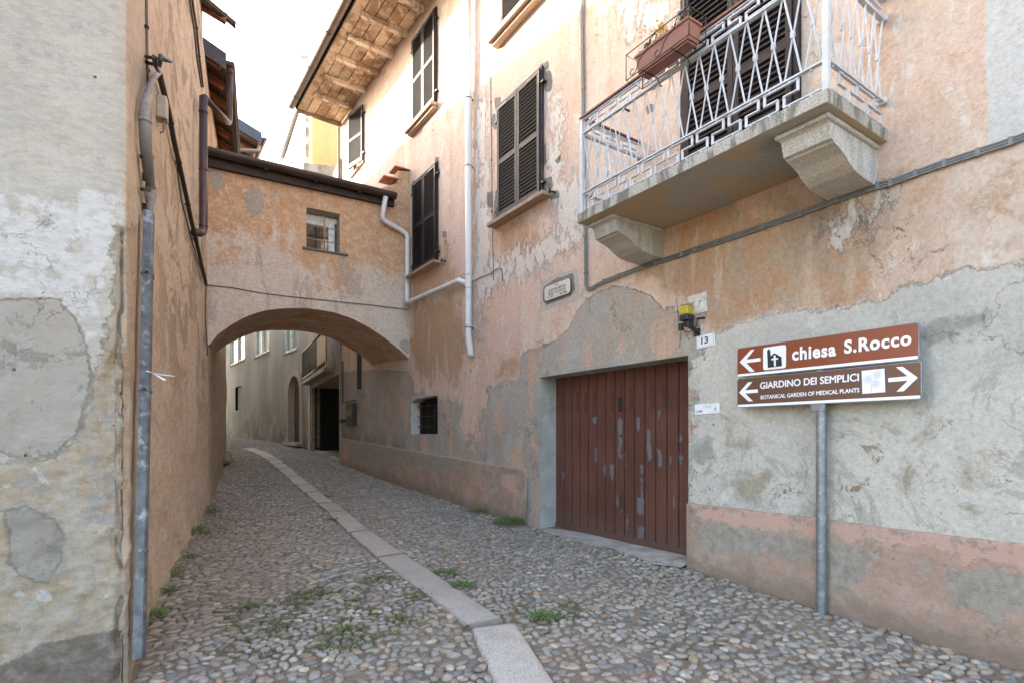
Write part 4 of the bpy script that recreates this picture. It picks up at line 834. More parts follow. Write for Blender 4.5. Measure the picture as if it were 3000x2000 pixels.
# ------------------------------------------------------------ left-hand corner house
LH = thing('corner_house', 'corner house on the left, pale grey lime front, chipped edge and streaked ochre side wall', 'house', tuple(gz((-2.6, 3.5))))
UL9 = 13.5
uF = 9.0
for k in range(60):       # end of the tall part of the left row
    pass
def u_at_Y(Yt, lo=0.0, hi=20.0):
    for _ in range(40):
        mid = (lo + hi) / 2
        if L.P(mid, 0).y < Yt: lo = mid
        else: hi = mid
    return lo
uEnd = u_at_Y(8.9); zEave = 6.95
usL = lines(-6.5, -1.4, .5) + lines(-1.38, -.16, .016) + lines(-.15, .35, .008) + lines(.36, 2.2, .03) + lines(2.25, uEnd, .07)
zsL = lines(-2.1, 2.3, .02) + lines(2.35, 7.0, .08)
zchip = (HY - 670) / F * 3.35
def ldisp(u, z):
    d = .008 * mnoise.noise(Vector((u * .6, z * .5, 4))) + (.006 if u < .4 else .0015) * mnoise.noise(Vector((u * 3.3, z * 3.3, 1)))
    if u < .5:
        rgh = min(1, max(0, (.9 - z) / 1.2)) * min(1, max(0, (.45 - u) / .4))
        d += rgh * (.018 * mnoise.noise(Vector((u * 8, z * 8, 8))) + .010 * mnoise.noise(Vector((u * 22, z * 22, 3))))
    if z < zchip and -.2 < u < .12:
        fb = mnoise.fractal(Vector((z * 1.2, 1.5, u * 1.0)), 1.0, 2.3, 5)
        e = .03 + .10 * fb + .015 * min(1, (zchip - z) / .5)
        if e > .004:
            c = max(0.0, 1 - abs(u + .015) / (e * 1.3)); up = min(1, (zchip - z) / .02)
            d -= (.030 + .022 * mnoise.fractal(Vector((u * 9, z * 9, 6)), .9, 2.1, 4)) * min(1, c * 2.2) * up
    if u > 3: d += .02 * mnoise.noise(Vector((u * .5, z * .4, 12)))
    g_ = 1.0 - min(1, max(0, (z + 1.35) / .5))
    if u > 1: d += .05 * g_ * (.6 + mnoise.noise(Vector((u * 2.5, z * 3, 5))))
    return d
m, uzL = wallgrid(L, usL, zsL, (), ldisp)
PL = lambda *ps: patches(L, ps, uzL)
c6 = lambda p: crop(p, 1.425, 0, 900)
front = (uzL[:, 0] < .0).astype(float)
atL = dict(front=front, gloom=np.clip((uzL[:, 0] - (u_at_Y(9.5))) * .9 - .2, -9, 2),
    strip=PL([(553,1040),(574,1040),(574,1318),(553,1318)], [(556,282),(578,372),(582,575),(562,575),(556,400)]),
    patch=PL([(-300,890),(0,878),(120,875),(170,880),(220,930),(245,990),(262,1040),(270,1100),(262,1160),(240,1210),(236,1262),(190,1300),(160,1335),(90,1345),(0,1330),(-300,1300)], c6([(30,850),(120,820),(230,890),(260,960),(250,1060),(200,1150),(120,1140),(40,1060)])),
    lime=PL([(-200,560),(120,570),(358,560),(362,670),(330,700),(300,900),(270,1040),(180,900),(60,865),(-200,860)]),
    rubble=PL([(-300,1345),(90,1348),(160,1338),(236,1265),(262,1160),(285,1060),(325,900),(332,690),(362,668),(420,668),(440,2200),(-300,2200)]),
    base=PL(c6([(-200,1530),(60,1470),(170,1400),(330,1370),(480,1345),(520,1340),(540,1700),(-200,1700)])))
nvl = len(m.v)
bp = [L.P(uEnd, 0), L.P(uEnd, 0, -7), L.P(-6.5, 0, -9), L.P(-6.5, 0)]
for a_, b_ in zip(bp, bp[1:]): m.add([(a_.x, a_.y, -2.1), (b_.x, b_.y, -2.1), (b_.x, b_.y, 7), (a_.x, a_.y, 7)], [(0, 1, 2, 3)])
defl = {k: np.concatenate([v_, np.full(len(m.v) - nvl, -9. if k != 'front' else 0.)]) for k, v_ in atL.items()}
obj('wall', m, M['left'], LH, True, defl)
# plaster side of the next house, under and beyond the bridge
NH = thing('row_house', 'narrow ochre house on the left under the bridge, dark metal roof edge and brown gutter', 'house', tuple(gz(L.P(u_at_Y(11), 0))))
uA0, uB0 = uEnd, u_at_Y(15.6)
m, uzN = wallgrid(L, lines(uA0, uB0, .09) , lines(-1.9, 6.45, .09), (), lambda u, z: ldisp(u, z) - .004 + .05 * max(0, 1 - abs(u - uB0) / .5) * mnoise.noise(Vector((z * 1.2, 3, 3))) - .10 * max(0, 1 - abs(u - uB0) / .25))
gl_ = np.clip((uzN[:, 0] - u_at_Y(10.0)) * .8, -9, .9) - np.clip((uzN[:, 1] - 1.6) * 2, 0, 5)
nvn = len(m.v); e_ = L.P(uB0, 0, -.03); e2_ = L.P(uB0, 0, -5); e3_ = L.P(uA0, 0, -5)
for a_, b_ in ((e_, e2_), (e2_, e3_)): m.add([(a_.x, a_.y, -1.9), (b_.x, b_.y, -1.9), (b_.x, b_.y, 6.45), (a_.x, a_.y, 6.45)], [(0, 1, 2, 3)])
pd = lambda a_, v_: np.concatenate([a_, np.full(len(m.v) - nvn, v_)])
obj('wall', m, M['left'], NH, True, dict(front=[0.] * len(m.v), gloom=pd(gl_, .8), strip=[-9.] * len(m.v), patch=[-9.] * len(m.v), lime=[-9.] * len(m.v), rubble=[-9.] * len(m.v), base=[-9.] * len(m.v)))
r_ = MB()
for k in range(9):
    u = uB0 - .1 - k * .16; p = L.P(u, 0, .06); g_ = float(ground(p.x, p.y)); s_ = random.uniform(.07, .14)
    vs = []; 
    for i in range(5):
        th_ = math.pi * (i / 4 - .5)
        for jx in range(7):
            ph = 2 * math.pi * jx / 7; rr = s_ * (1 + .3 * mnoise.noise(Vector((k, i, jx)))); vs.append((p.x + math.cos(th_) * math.cos(ph) * rr, p.y + math.cos(th_) * math.sin(ph) * rr, g_ + .07 + k % 3 * .05 + math.sin(th_) * rr))
    r_.add(vs, [(i * 7 + q, i * 7 + (q + 1) % 7, i * 7 + 7 + (q + 1) % 7, i * 7 + 7 + q) for i in range(4) for q in range(7)])
obj('footing_stones', r_, M['rubble'], NH)
# eaves, roofs of the left row
def left_roof(parent, ua, ub, ze_, over, pitch, depth, name='roof', gut=True, raf=True, lip=.16, ridge=True):
    nrm = L.N((ua + ub) / 2); rise = math.tan(math.radians(pitch))
    def Q(u, ww, dz=0): return L.P(min(u, L.len[-1] - .01), ze_ + (over - ww) * rise + dz, ww)
    m = MB(); a0, a1, b0, b1 = Q(ua, over), Q(ua, -depth), Q(ub, over), Q(ub, -depth)
    m.hexa([a0, b0, b1, a1, a0 + Vector((0, 0, .09)), b0 + Vector((0, 0, .09)), b1 + Vector((0, 0, .09)), a1 + Vector((0, 0, .09))])
    if ridge:
        c0 = a1 - (a0 - a1) * 1 ; c0.z = a0.z; c1 = b1 - (b0 - b1); c1.z = b0.z
        m.hexa([a1, b1, c1, c0, a1 + Vector((0, 0, .09)), b1 + Vector((0, 0, .09)), c1 + Vector((0, 0, .09)), c0 + Vector((0, 0, .09))])
    rf = obj(name, m, M['roofmetal'], parent)
    m = MB(); m.hexa([Q(ua - .03, over + .02, -lip), Q(ua, over + .02, -lip), Q(ua, -depth, -lip), Q(ua - .03, -depth, -lip), Q(ua - .03, over + .02, .12), Q(ua, over + .02, .12), Q(ua, -depth, .12), Q(ua - .03, -depth, .12)])
    obj('verge_trim', m, M['roofmetal'], rf)
    # gable under the roof
    m = MB(); n0 = L.P(ua + .02, ze_ - .6, -.0); m.add([L.P(ua + .03, ze_ - 1.0, -.01), L.P(ua + .03, ze_ - 1.0, -depth), Q(ua + .03, -depth), Q(ua + .03, -.01)], [(0, 1, 2, 3)]); m.add([L.P(ub - .03, ze_ - 1.0, -.01), L.P(ub - .03, ze_ - 1.0, -depth), Q(ub - .03, -depth), Q(ub - .03, -.01)], [(0, 1, 2, 3)])
    obj('gable', m, M['whitewall'], rf)
    if raf:
        u = ua + .12
        while u < ub - .1:
            m = MB(); q0, q1 = Q(u, over - .06, -.075), Q(u, -.1, -.075); m.bar(q0, q1, .05, .07); obj('rafter', m, M['redwood'], rf); u += .62
    if gut:
        g_ = half_gutter(Q(ua - .02, over + .07, .03), Q(ub, over + .07, .03), .075, L.N(ua + .1)); g_.tube([Q(ua - .02, over + .145, .035), Q(ub, over + .145, .035)], .01, 6)
        c = Q(ua - .02, over + .07, .03); g_.add([c] + [c + L.N(ua + .1) * math.cos(math.pi * k / 10) * .074 - Vector((0, 0, 1)) * math.sin(math.pi * k / 10) * .074 for k in range(11)], [(0, k + 1, k + 2) for k in range(10)])
        obj('gutter', g_, M['gutter'], rf, 'auto')
    return rf, Q
left_roof(LH, -6.5, uEnd + .02, 6.85, .42, 20, 4.5)
rf2, Q2 = left_roof(NH, u_at_Y(9.35), uB0, 6.50, .30, 27, 4.6)
UH = thing('upper_row_house', 'dark roofed house furthest up on the left, pale pipe under its eaves', 'house', tuple(gz(L.P(uB0 + 4, 0))))
m, _ = wallgrid(L, lines(uB0 - 1.9, 44.0, .6), lines(5.9, 7.5, .4), (), lambda u, z: -.06); m2, _ = wallgrid(L, lines(uB0 + .02, 44.0, .6), lines(-1.5, 5.9, .4), (), lambda u, z: -.06)
m.add(m2.v, m2.f); m.add([L.P(uB0 - 1.9, 5.9, -.06), L.P(uB0 - 1.9, 5.9, -5), L.P(uB0 - 1.9, 7.6, -5), L.P(uB0 - 1.9, 7.6, -.06)], [(0, 1, 2, 3)])
obj('wall', m, M['whitewall'], UH)
rf3, Q3 = left_roof(UH, u_at_Y(13.9), 44.0, 7.78, .88, 24, 5.0)
p = Q3(u_at_Y(13.9) + .12, .80, -.22); m = MB(); m.tube(bend([p + L.N(9) * .05, p + L.N(9) * .02 - Vector((0, 0, .12)), L.P(u_at_Y(14.2), p.z - .18, .0)], .05), .04, 10); obj('outlet_pipe', m, M['pinkbox'], rf3, True)
# brown downpipe on the corner of the left row
u, z = L.px(596, 285, .13); ub_, zb_ = L.px(606, 716, .13); u2, z2 = L.px(591, 738, .02)
BP = thing('downpipe', 'dark brown metal downpipe on the left wall beside the bridge, ending in an elbow', 'drainpipe', tuple(L.P(u, zb_, .13)))
m = MB(); m.tube(bend([L.P(u, z + .0, .13), L.P(u, zb_, .13), L.P(u - .28, zb_ - .10, .05)], .12, 6), .055, 14); obj('pipe', m, M['brownpipe'], BP, True)
m = MB()
for y in (350, 515, 676): coll(m, L.P(u, L.px(600, y, .13)[1], .13), (0, 0, 1), .061, .012)
obj('collar', m, M['brownpipe'], BP, True)
pt = Q2(u_at_Y(9.35) + .10, .37, .0); m = MB(); zt2 = L.px(608, 348, .13)[1]
m.tube(bend([pt + Vector((0, 0, .0)), pt - Vector((0, 0, 1.0)), L.P(u + .03, zt2, .14)], .16, 6), .045, 12); m.tube([pt - Vector((0, 0, -.02)), pt - Vector((0, 0, .13))], [.075, .048], 12)
obj('swan_neck', m, M['brownpipe'], BP, True)

# ---- galvanised duct, cable and fittings on the left wall
up_, zp = L.px(437, 626, .065); ub2, zb2 = L.px(408, 1925, .065); gp = L.P(ub2, 0, .065); zb2 = max(zb2, float(ground(gp.x, gp.y)) - .02)
DU = thing('cable_duct', 'galvanised steel cable duct rising from the cobbles on the corner wall at left', 'cable duct', tuple(L.P(ub2, zb2, .065)))
pa_, pb_ = L.P(ub2, zb2, .065), L.P(up_, zp, .065); dn = L.N(.6)
m = MB(); dd_ = (pb_ - pa_).normalized(); xx = dd_.cross(dn).normalized(); hx, hy = .045, .032
def ring(c): return [c + xx * sx * hx + dn * sy * hy for sx, sy in ((-1, -1), (1, -1), (1, .55), (.72, 1), (-.72, 1), (-1, .55))]
r0, r1 = ring(pa_), ring(pb_); m.add(r0 + r1, [(k, (k + 1) % 6, 6 + (k + 1) % 6, 6 + k) for k in range(6)] + [tuple(range(6, 12))]); obj('duct_cover', m, M['duct'], DU)
for y in (797, 1146, 1591):
    t = (L.px(430, y, .065)[1] - pa_.z) / (pb_.z - pa_.z); c = pa_ + (pb_ - pa_) * t; m = MB()
    hx2, hy2 = .050, .037; rr = [[c + dd_ * s_ + xx * sx * hx2 + dn * sy * hy2 for sx, sy in ((-1, -1), (1, -1), (1, .6), (.75, 1), (-.75, 1), (-1, .6))] for s_ in (-.010, .010)]
    m.add(rr[0] + rr[1], [(k, (k + 1) % 6, 6 + (k + 1) % 6, 6 + k) for k in range(6)] + [tuple(range(6)), tuple(range(6, 12))]); m.bar(c - xx * .05, c - xx * .085, .008, .008); obj('clamp_band', m, M['duct'], DU)
def LP(x, y, ww=.05): u_, z_ = L.px(x, y, ww); return L.P(u_, z_, ww)
CB = thing('sheathed_cable', 'thick grey taped cable sheath climbing from the duct to an iron hook', 'cable', tuple(LP(438, 625, .065)))
sp_ = [(438,640),(439,596),(443,552),(435,501),(428,437),(424.5,373),(425,330),(431,280),(441,250),(452,228),(468,211)]; rd = [.022,.024,.030,.036,.037,.037,.037,.024,.022,.021,.019]
m = MB(); m.tube([LP(x, y, .06) for x, y in sp_], rd, 12); obj('sheath', m, M['sheath'], CB, True)
m = MB()
for i, (a_, b_) in enumerate(zip(sp_[1:4], sp_[2:5])): pass
tp = MB(); tp.tube([LP(439, 594, .06), LP(441, 575, .06), LP(443, 556, .06), LP(441, 545, .06)], [.028, .040, .041, .036], 10)
obj('tape_wrap', tp, M['tape'], CB, True)
for (x, y) in ((433,458),(424.5,355)): obj('tape_band', MB().tube([LP(x, y + 4, .06), LP(x, y - 4, .06)], .041, 12), M['tape'], CB, True)
m = MB(); m.tube([LP(425,345,.06), LP(428,305,.06), LP(431,282,.06)], [.040,.036,.027], 12)
obj('tape_wrap', m, M['tape'], CB, True)
m = MB()
for (x, y) in ((415,555),(414,459)): c = LP(x, y, .03); c2 = LP(x + 22, y + 2, .06); m.bar(c, c2, .012, .012); m.fbox(L, L.px(x, y)[0] - .02, L.px(x, y)[0] + .02, c.z - .03, c.z + .02, 0, .03)
obj('bracket', m, M['hinge'], CB)
HK = thing('iron_hook', 'old iron loop hook holding the cables at the top of the corner wall', 'hook', tuple(LP(425, 172, .0)))
m = MB(); a0 = LP(424, 182, 0.0); b0_ = LP(424, 166, 0.0); tz = LP(470, 181, .16); m.tube(bend([b0_, b0_ + L.N(.6) * .12 + (tz - a0) * .5, tz + Vector((0, 0, .04)), tz, a0 + L.N(.6) * .10, a0], .03, 5), .013, 8); m.tube([LP(455, 178, .14), LP(457, 196, .12), LP(466, 208, .10)], .016, 8); obj('hook_bar', m, M['hinge'], HK, True)
def cable(label, pts, r, mat, ww=.03, fr=L, name='cable', clips=None, seg=7, group=None, sag=0.0):
    P_ = [fr.P(*(lambda q: (q[0], q[1]))(fr.px(x, y, ww)), ww) if not isinstance(ww, list) else None for x, y in pts]
    fine = []
    for i, (a_, b_) in enumerate(zip(P_, P_[1:])):
        n = max(2, int((b_ - a_).length / .12))
        for k in range(n):
            t = k / n; p = a_.lerp(b_, t); p.z -= sag * math.sin(math.pi * t); fine.append(p + Vector((0, 0, .003 * mnoise.noise(p * 4))))
    fine.append(P_[-1]); c0 = P_[0]
    rt = thing(name, label, 'cable', tuple(c0), group)
    m = MB(); m.tube(fine, r, seg); obj('sheath', m, mat, rt, True)
    if clips:
        m = MB()
        for x, y in clips: q = fr.px(x, y, ww); c = fr.P(q[0], q[1], ww); m.tube([c - fr.D(q[0]) * .012, c + fr.D(q[0]) * .012], r + .006, 8); m.bar(c, fr.P(q[0], q[1], 0), .006, .006)
        obj('cable_clip', m, M['hinge'], rt, True)
    return rt
cable('dark twisted cable bundle slanting down the left wall from the hook to the bridge', [(466,212),(478,262),(492,318),(500,360),(508,405),(524,476),(540,548),(551,600),(560,645),(574,701),(588,765),(599,812),(604,835)], .026, M['darkcable'], .045, clips=[(500,360),(524,476),(551,600),(574,701)], seg=9)
cable('thin black wire looping beside the cable bundle on the left wall', [(515,420),(522,520),(532,590),(545,640),(560,700),(585,780),(600,825)], .007, M['darkcable'], .02)
cable('thin grey wire hanging down the left end of the bridge wall', [(604,835),(603,880),(602,940),(606,990),(608,1040)], .010, M['cable'], .03)
cable('thin grey cable running straight up the corner wall above the hook', [(436,262),(433,240),(431,160),(430,80),(428,-60)], .010, M['cable'], .015, clips=[(430,80),(433,205)])
for k, (lab, off) in enumerate((('outer grey cable clipped high along the left wall towards the roofs', 0), ('inner brown cable clipped high along the left wall towards the roofs', 7))):
    cable(lab, [(556 - off,-60),(563 - off,0),(576 - off,83),(584 - off,166),(595 - off * .6,255)], .014, M['cable'] if k else M['darkcable'], .04 - k * .015, clips=[(577,83),(584,166)] if not k else None)
cable('thin cable stapled across the bridge wall just above the arch', [(607,835),(680,843),(760,858),(840,868),(920,876),(1000,885),(1090,894),(1150,902),(1196,907)], .009, M['cable'], .014, A)
m = MB(); q = [L.px(457, 277, .0), L.px(459, 350, .0)]; m.fbox(L, q[0][0] - .02, q[0][0] + .11, q[1][1], q[0][1], .0, .085); JB = obj('junction_box', m, M['jbox'], None, loc=tuple(LP(458, 350, 0)), bevel=.012); tag(JB, 'small beige plastic junction box on the left wall behind the taped cable', 'junction box')
m = MB(); m.tube(bend([L.P(q[0][0] + .02, q[1][1] + .02, .06), L.P(q[0][0], q[1][1] - .12, .06), L.P(q[0][0] - .06, q[1][1] - .16, .04)], .04), .007, 6); obj('lead', m, M['cable'], JB, True)
m = MB(); c = LP(446, 1091, .11); m.tube([LP(408, 1080, .10), c], .004, 5); m.tube([c, c + Vector((.05, 0, -.03)), c + Vector((.085, 0, -.05))], [.005, .006, .008], 5); m.tube([c, c + Vector((.06, 0, -.012)), c + Vector((.13, .03, -.02))], .003, 5)
tag(obj('cable_tie', m, M['zip'], None, True, loc=tuple(c)), 'white frayed tie knotted round the galvanised duct', 'cable tie')

# ------------------------------------------------------------ cables, right wall
cpts = [(1704,-60),(1705,60),(1707,200),(1708.5,325),(1711,500),(1714,640),(1716,740),(1717,835),(1722,848),(1732,846),(1768,826),(1814,808),(1883,782),(1921,770),(1997,745),(2036,731),(2100,710),(2235,664),(2344,626),(2452,585),(2571,545),(2609,536),(2682,509),(2767,479),(2864,447),(2961,415),(3000,400),(3200,310),(3600,120)]
CD = thing('conduit_bundle', 'bundle of grey conduits running down and along the peach wall beneath the balcony', 'conduit', tuple(R.P(R.px(1722, 848)[0], R.px(1722, 848)[1], .02)))
for k in range(3):
    pts = []
    for i, (x, y) in enumerate(cpts):
        u_, z_ = R.px(x, y, .02)
        vert = i <= 7
        pts.append(R.P(u_ - (k - 1) * .018 * (1 if vert else .3), z_ + (0 if vert else (k - 1) * .018), .022))
    m = MB(); m.tube(bend(pts, .05, 3), .0085, 7); obj('conduit', m, M['greyconduit'], CD, True)
m = MB()
for x, y in ((1706,140),(1708,260),(1712,560),(1714,690),(1716,800),(1768,825),(1814,808),(1883,783),(1921,770),(1997.5,745),(2036,731.5),(2100,710),(2166,688),(2235,664),(2344,626),(2452,585),(2571,545),(2609,536),(2682,509),(2767,479),(2864,447),(2961,415)):
    u_, z_ = R.px(x, y, .02); v_ = x < 1720; obj('conduit_clip', MB().fbox(R, u_ - (.030 if v_ else .013), u_ + (.030 if v_ else .013), z_ - (.013 if v_ else .030), z_ + (.013 if v_ else .030), .01, .033), M['greyconduit'], CD, bevel=.004)
cable('thin pale cable dropping down the wall left of the open brown shutters', [(1437,213),(1438,330),(1440,450),(1441,600),(1443,700),(1445,790),(1446,822)], .006, M['sheath'], .008, R, clips=[(1438,300),(1440,470),(1441,620)])
cable('thin dark cable sagging from the white downpipe towards the street plaque', [(1384,826),(1410,812),(1440,800),(1458,786),(1469,788),(1471,805),(1472,824)], .007, M['cable'], .014, R)

# ------------------------------------------------------------ text
def textmesh(body, fr, uL_, uR_, z0_, z1_, ww, mat, parent, name='lettering', bold=0.0, th=.0015, skew=0.0, spacing=1.0):
    """flat lettering between the image-left edge uL_ and the image-right edge uR_"""
    cu = bpy.data.curves.new('t', 'FONT'); fat = bold == .004; bold = 0 if fat else bold; cu.body = body; cu.offset = bold; cu.fill_mode = 'FRONT'; cu.space_character = spacing; cu.resolution_u = 4
    to = bpy.data.objects.new('t', cu); COL.objects.link(to); dg = bpy.context.evaluated_depsgraph_get(); me = bpy.data.meshes.new_from_object(to.evaluated_get(dg))
    co = np.array([v_.co[:] for v_ in me.vertices]); fs = [tuple(p_.vertices) for p_ in me.polygons]
    bpy.data.objects.remove(to); bpy.data.meshes.remove(me)
    mn, mx = co.min(0), co.max(0); m = MB(); t = (co[:, :2] - mn[:2]) / (mx[:2] - mn[:2])
    m.v = [tuple(fr.P(uL_ + (uR_ - uL_) * (a_ ), z0_ + (z1_ - z0_) * b_ + skew * a_, ww)) for a_, b_ in t]; m.f = fs
    if fat:
        v0, f0 = list(m.v), list(m.f); hh_ = abs(z1_ - z0_); D_ = fr.D(uL_); Nn = fr.N(uL_)
        for i_, (ox, oz) in enumerate(((.035, .0), (-.035, .0), (0, .03), (0, -.03)), 1): m.add([tuple(Vector(q_) + D_ * ox * hh_ + Vector((0, 0, oz * hh_)) + Nn * .00012 * i_) for q_ in v0], f0)
    return obj(name, m, mat, parent)
def fpoly(fr, pts, ww, mat, parent, name, th=.001):
    q = [fr.px(x, y, ww) for x, y in pts]; m = MB(); m.fprism(fr, q, ww - th, ww); return obj(name, m, mat, parent)
def rrect(u0, u1, z0, z1, r, k=5):
    out = []
    for cx, cz, a0 in ((u1 - r, z1 - r, 0), (u0 + r, z1 - r, 90), (u0 + r, z0 + r, 180), (u1 - r, z0 + r, 270)):
        out += [(cx + r * math.cos(math.radians(a0 + 90 * i / k)), cz + r * math.sin(math.radians(a0 + 90 * i / k))) for i in range(k + 1)]
    return out
# direction sign on its post
SW = .15
pu = R.px(2406, 1400, .10)[0]; pgr = R.P(pu, 0, .10); pz0 = float(ground(pgr.x, pgr.y)) - .02
SP = thing('direction_sign', 'two brown direction boards on a grey steel post in front of the right wall', 'sign', (pgr.x, pgr.y, pz0))
m = MB(); m.tube([R.P(pu, pz0, .10), R.P(pu, .80, .10)], .040, 18); obj('post', m, M['zinc'], SP, 'auto')
m = MB(); m.fbox(R, pu - .05, pu + .065, .20, .26, .10, .145); m.tube([R.P(pu, .215, .10), R.P(pu, .235, .10)], .046, 14); obj('post_clamp', m, M['zinc'], SP, bevel=.003)
e1, f1 = R.px(2159.4, 1024, SW), R.px(2693, 939, SW); e2, f2 = R.px(2159.4, 1110.5, SW), R.px(2700, 1053, SW)
def board(uL_, uR_, z0_, z1_, mat, nm):
    m = MB(); m.fprism(R, rrect(uR_, uL_, z0_, z1_, .022), SW - .022, SW - .003); bd = obj('sign_board', m, M['signback'], SP)
    m = MB(); m.fprism(R, rrect(uR_ + .006, uL_ - .006, z0_ + .004, z1_ - .004, .02), SW - .002, SW); obj('board_face', m, mat, bd)
    m = MB(); m.fprism(R, rrect(uR_ + .008, uL_ - .008, z0_ + .006, z0_ + .028, .009), SW, SW + .001); obj('white_stripe', m, M['signwhite'], bd)
    return bd
T1 = board(e1[0], f1[0], .538, .803, M['signbrown'], 'a'); T2 = board(e2[0], f2[0], .258, .526, M['signdark'], 'b')
T1['label'] = 'upper rust brown board with church symbol'; T2['label'] = 'lower dark brown board with flower drawing'
S1 = lambda p: crop(p, 5.807, 2150, 930); S2 = lambda p: crop(p, 5.807, 2430, 930); w1 = SW + .002
fpoly(R, S1([(98,755),(290,545),(350,540),(213,712),(450,680),(455,738),(213,770),(355,910),(275,920)]), w1, M['signwhite'], T1, 'arrow')
fpoly(R, S1([(88,1270),(240,1095),(315,1087),(190,1230),(405,1213),(407,1270),(195,1285),(325,1415),(250,1420)]), w1, M['signwhite'], T2, 'arrow')
fpoly(R, S2([(1503,1015),(1245,830),(1130,838),(1330,990),(1000,1022),(1000,1092),(1335,1065),(1140,1252),(1262,1245)]), w1, M['signwhite'], T2, 'arrow')
qa, qb = R.px(*S1([(498, 515)])[0], w1), R.px(*S1([(886, 850)])[0], w1); qc = R.px(*S1([(865, 462)])[0], w1)
m = MB(); m.fprism(R, rrect(qb[0], qa[0], qb[1], qc[1], .02), SW, w1); SQ = obj('symbol_panel', m, M['signwhite'], T1)
fpoly(R, S1([(565,560),(597,528),(618,560),(625,650),(692,600),(810,670),(817,820),(577,850)]), w1 + .002, M['ink'], SQ, 'church_symbol') 
x_ = MB()
for pl in ([(675,642),(708,638),(713,820),(682,824)], [(637,695),(750,680),(751,706),(637,722)]):
    x_.fprism(R, [R.px(*q_, w1 + .004) for q_ in S1(pl)], w1 + .002, w1 + (.0035 if pl[0][0] == 675 else .004))
x_o = obj('cross_symbol', x_, M['signwhite'], T1)
def txt_px(body, bl, br, tl, mat, parent, bold, ww=SW + .0025, sp=1.0, name='lettering'):
    """corners in photo pixels: bottom-left, bottom-right, top-left of the lettering"""
    a_, b_, c_ = R.px(*bl, ww), R.px(*br, ww), R.px(*tl, ww); return textmesh(body, R, a_[0], b_[0], a_[1], c_[1], ww, mat, parent, name, bold, skew=b_[1] - a_[1], spacing=sp)
txt_px('chiesa', S1([(990,735)])[0], S2([(112,652)])[0], S1([(990,514)])[0], M['signwhite'], T1, .035, sp=1.12)
txt_px('S.Rocco', S2([(250,618)])[0], S2([(1395,470)])[0], S2([(250,385)])[0], M['signwhite'], T1, .035, sp=1.12)
txt_px('GIARDINO DEI SEMPLICI', S1([(448,1208)])[0], S2([(498,1070)])[0], S1([(448,1098)])[0], M['signwhite'], T2, .004)
txt_px('BOTANICAL GARDEN OF MEDICAL PLANTS', S1([(458,1383)])[0], S2([(508,1262)])[0], S1([(458,1320)])[0], M['signwhite'], T2, .004)
fl = fpoly(R, S2([(547,900),(935,860),(950,1262),(560,1290)]), w1, M['signwhite'], T2, 'flower_panel')
m = MB()
def strip2(pts, t=.0009):
    for a_, b_ in zip(pts, pts[1:]):
        a_, b_ = np.array(a_), np.array(b_); d = (b_ - a_); L_ = np.linalg.norm(d)
        if L_ < 1e-6: continue
        nn = np.array([-d[1], d[0]]) / L_ * t
        m.add([R.P(*(a_ + nn), w1 + .001), R.P(*(b_ + nn), w1 + .001), R.P(*(b_ - nn), w1 + .001), R.P(*(a_ - nn), w1 + .001)], [(0, 1, 2, 3)])
for cx, cy in S2([(655,1035),(815,965),(790,1120)]):
    c = np.array(R.px(cx, cy, w1)); strip2([c + .009 * np.array([math.cos(t), math.sin(t)]) for t in np.linspace(0, 6.3, 10)])
    for k in range(11):
        a_ = k * 2 * math.pi / 11 + cx; d = np.array([math.cos(a_), math.sin(a_)]); n_ = np.array([-d[1], d[0]]); l_ = .034 + .006 * math.sin(k * 7)
        strip2([c + d * .009, c + d * l_ * .6 + n_ * .006, c + d * l_, c + d * l_ * .6 - n_ * .006, c + d * .009], .0007)
strip2([R.px(*q_, w1) for q_ in S2([(700,1070),(718,1150),(712,1280)])], .0014); strip2([R.px(*q_, w1) for q_ in S2([(770,1160),(720,1200)])], .001)
obj('flower_drawing', m, M['inkgrey'], fl)
# house number 13
def plate(nm, label, cat, corners, th, mat, r=.008, ww=.004):
    q = [R.px(x, y, ww + th) for x, y in corners]; m = MB(); m.fprism(R, q, ww, ww + th); o = obj(nm, m, mat, None, loc=tuple(R.P(q[0][0], q[0][1], ww)), bevel=.002); tag(o, label, cat); return o
t6 = lambda p: crop(p, 6.817, 1950, 830)
HN = plate('house_number', 'white enamel house number plate above the right end of the garage door', 'number plate', t6([(600,1055),(960,975),(985,1225),(622,1308)]), .008, M['plate'])
txt_px('13', t6([(712,1222)])[0], t6([(848,1192)])[0], t6([(712,1080)])[0], M['ink'], HN, .022, ww=.0135, name='number')
def outline(fr, pts, t, ww, mat, parent, name='border_line'):
    q = [np.array(fr.px(x, y, ww)) for x, y in pts]; c = sum(q) / len(q); q2 = [p_ + (c - p_) / np.linalg.norm(c - p_) * t * 1.5 for p_ in q]; m = MB(); n = len(q)
    m.v = [tuple(fr.P(*p_, ww)) for p_ in q + q2]; m.f = [(i, (i + 1) % n, n + (i + 1) % n, n + i) for i in range(n)]; return obj(name, m, mat, parent)
outline(R, t6([(615,1075),(640,1055),(915,985),(945,1000),(958,1190),(935,1215),(665,1280),(630,1262)]), .0022, .0135, M['inkblue'], HN)
OT = plate('old_number_tile', 'faded white number tile with worn away figures beside the yellow lamp', 'number tile', t6([(430,280),(805,165),(825,560),(500,640)]), .014, M['oldtile'])
mrk = MB()
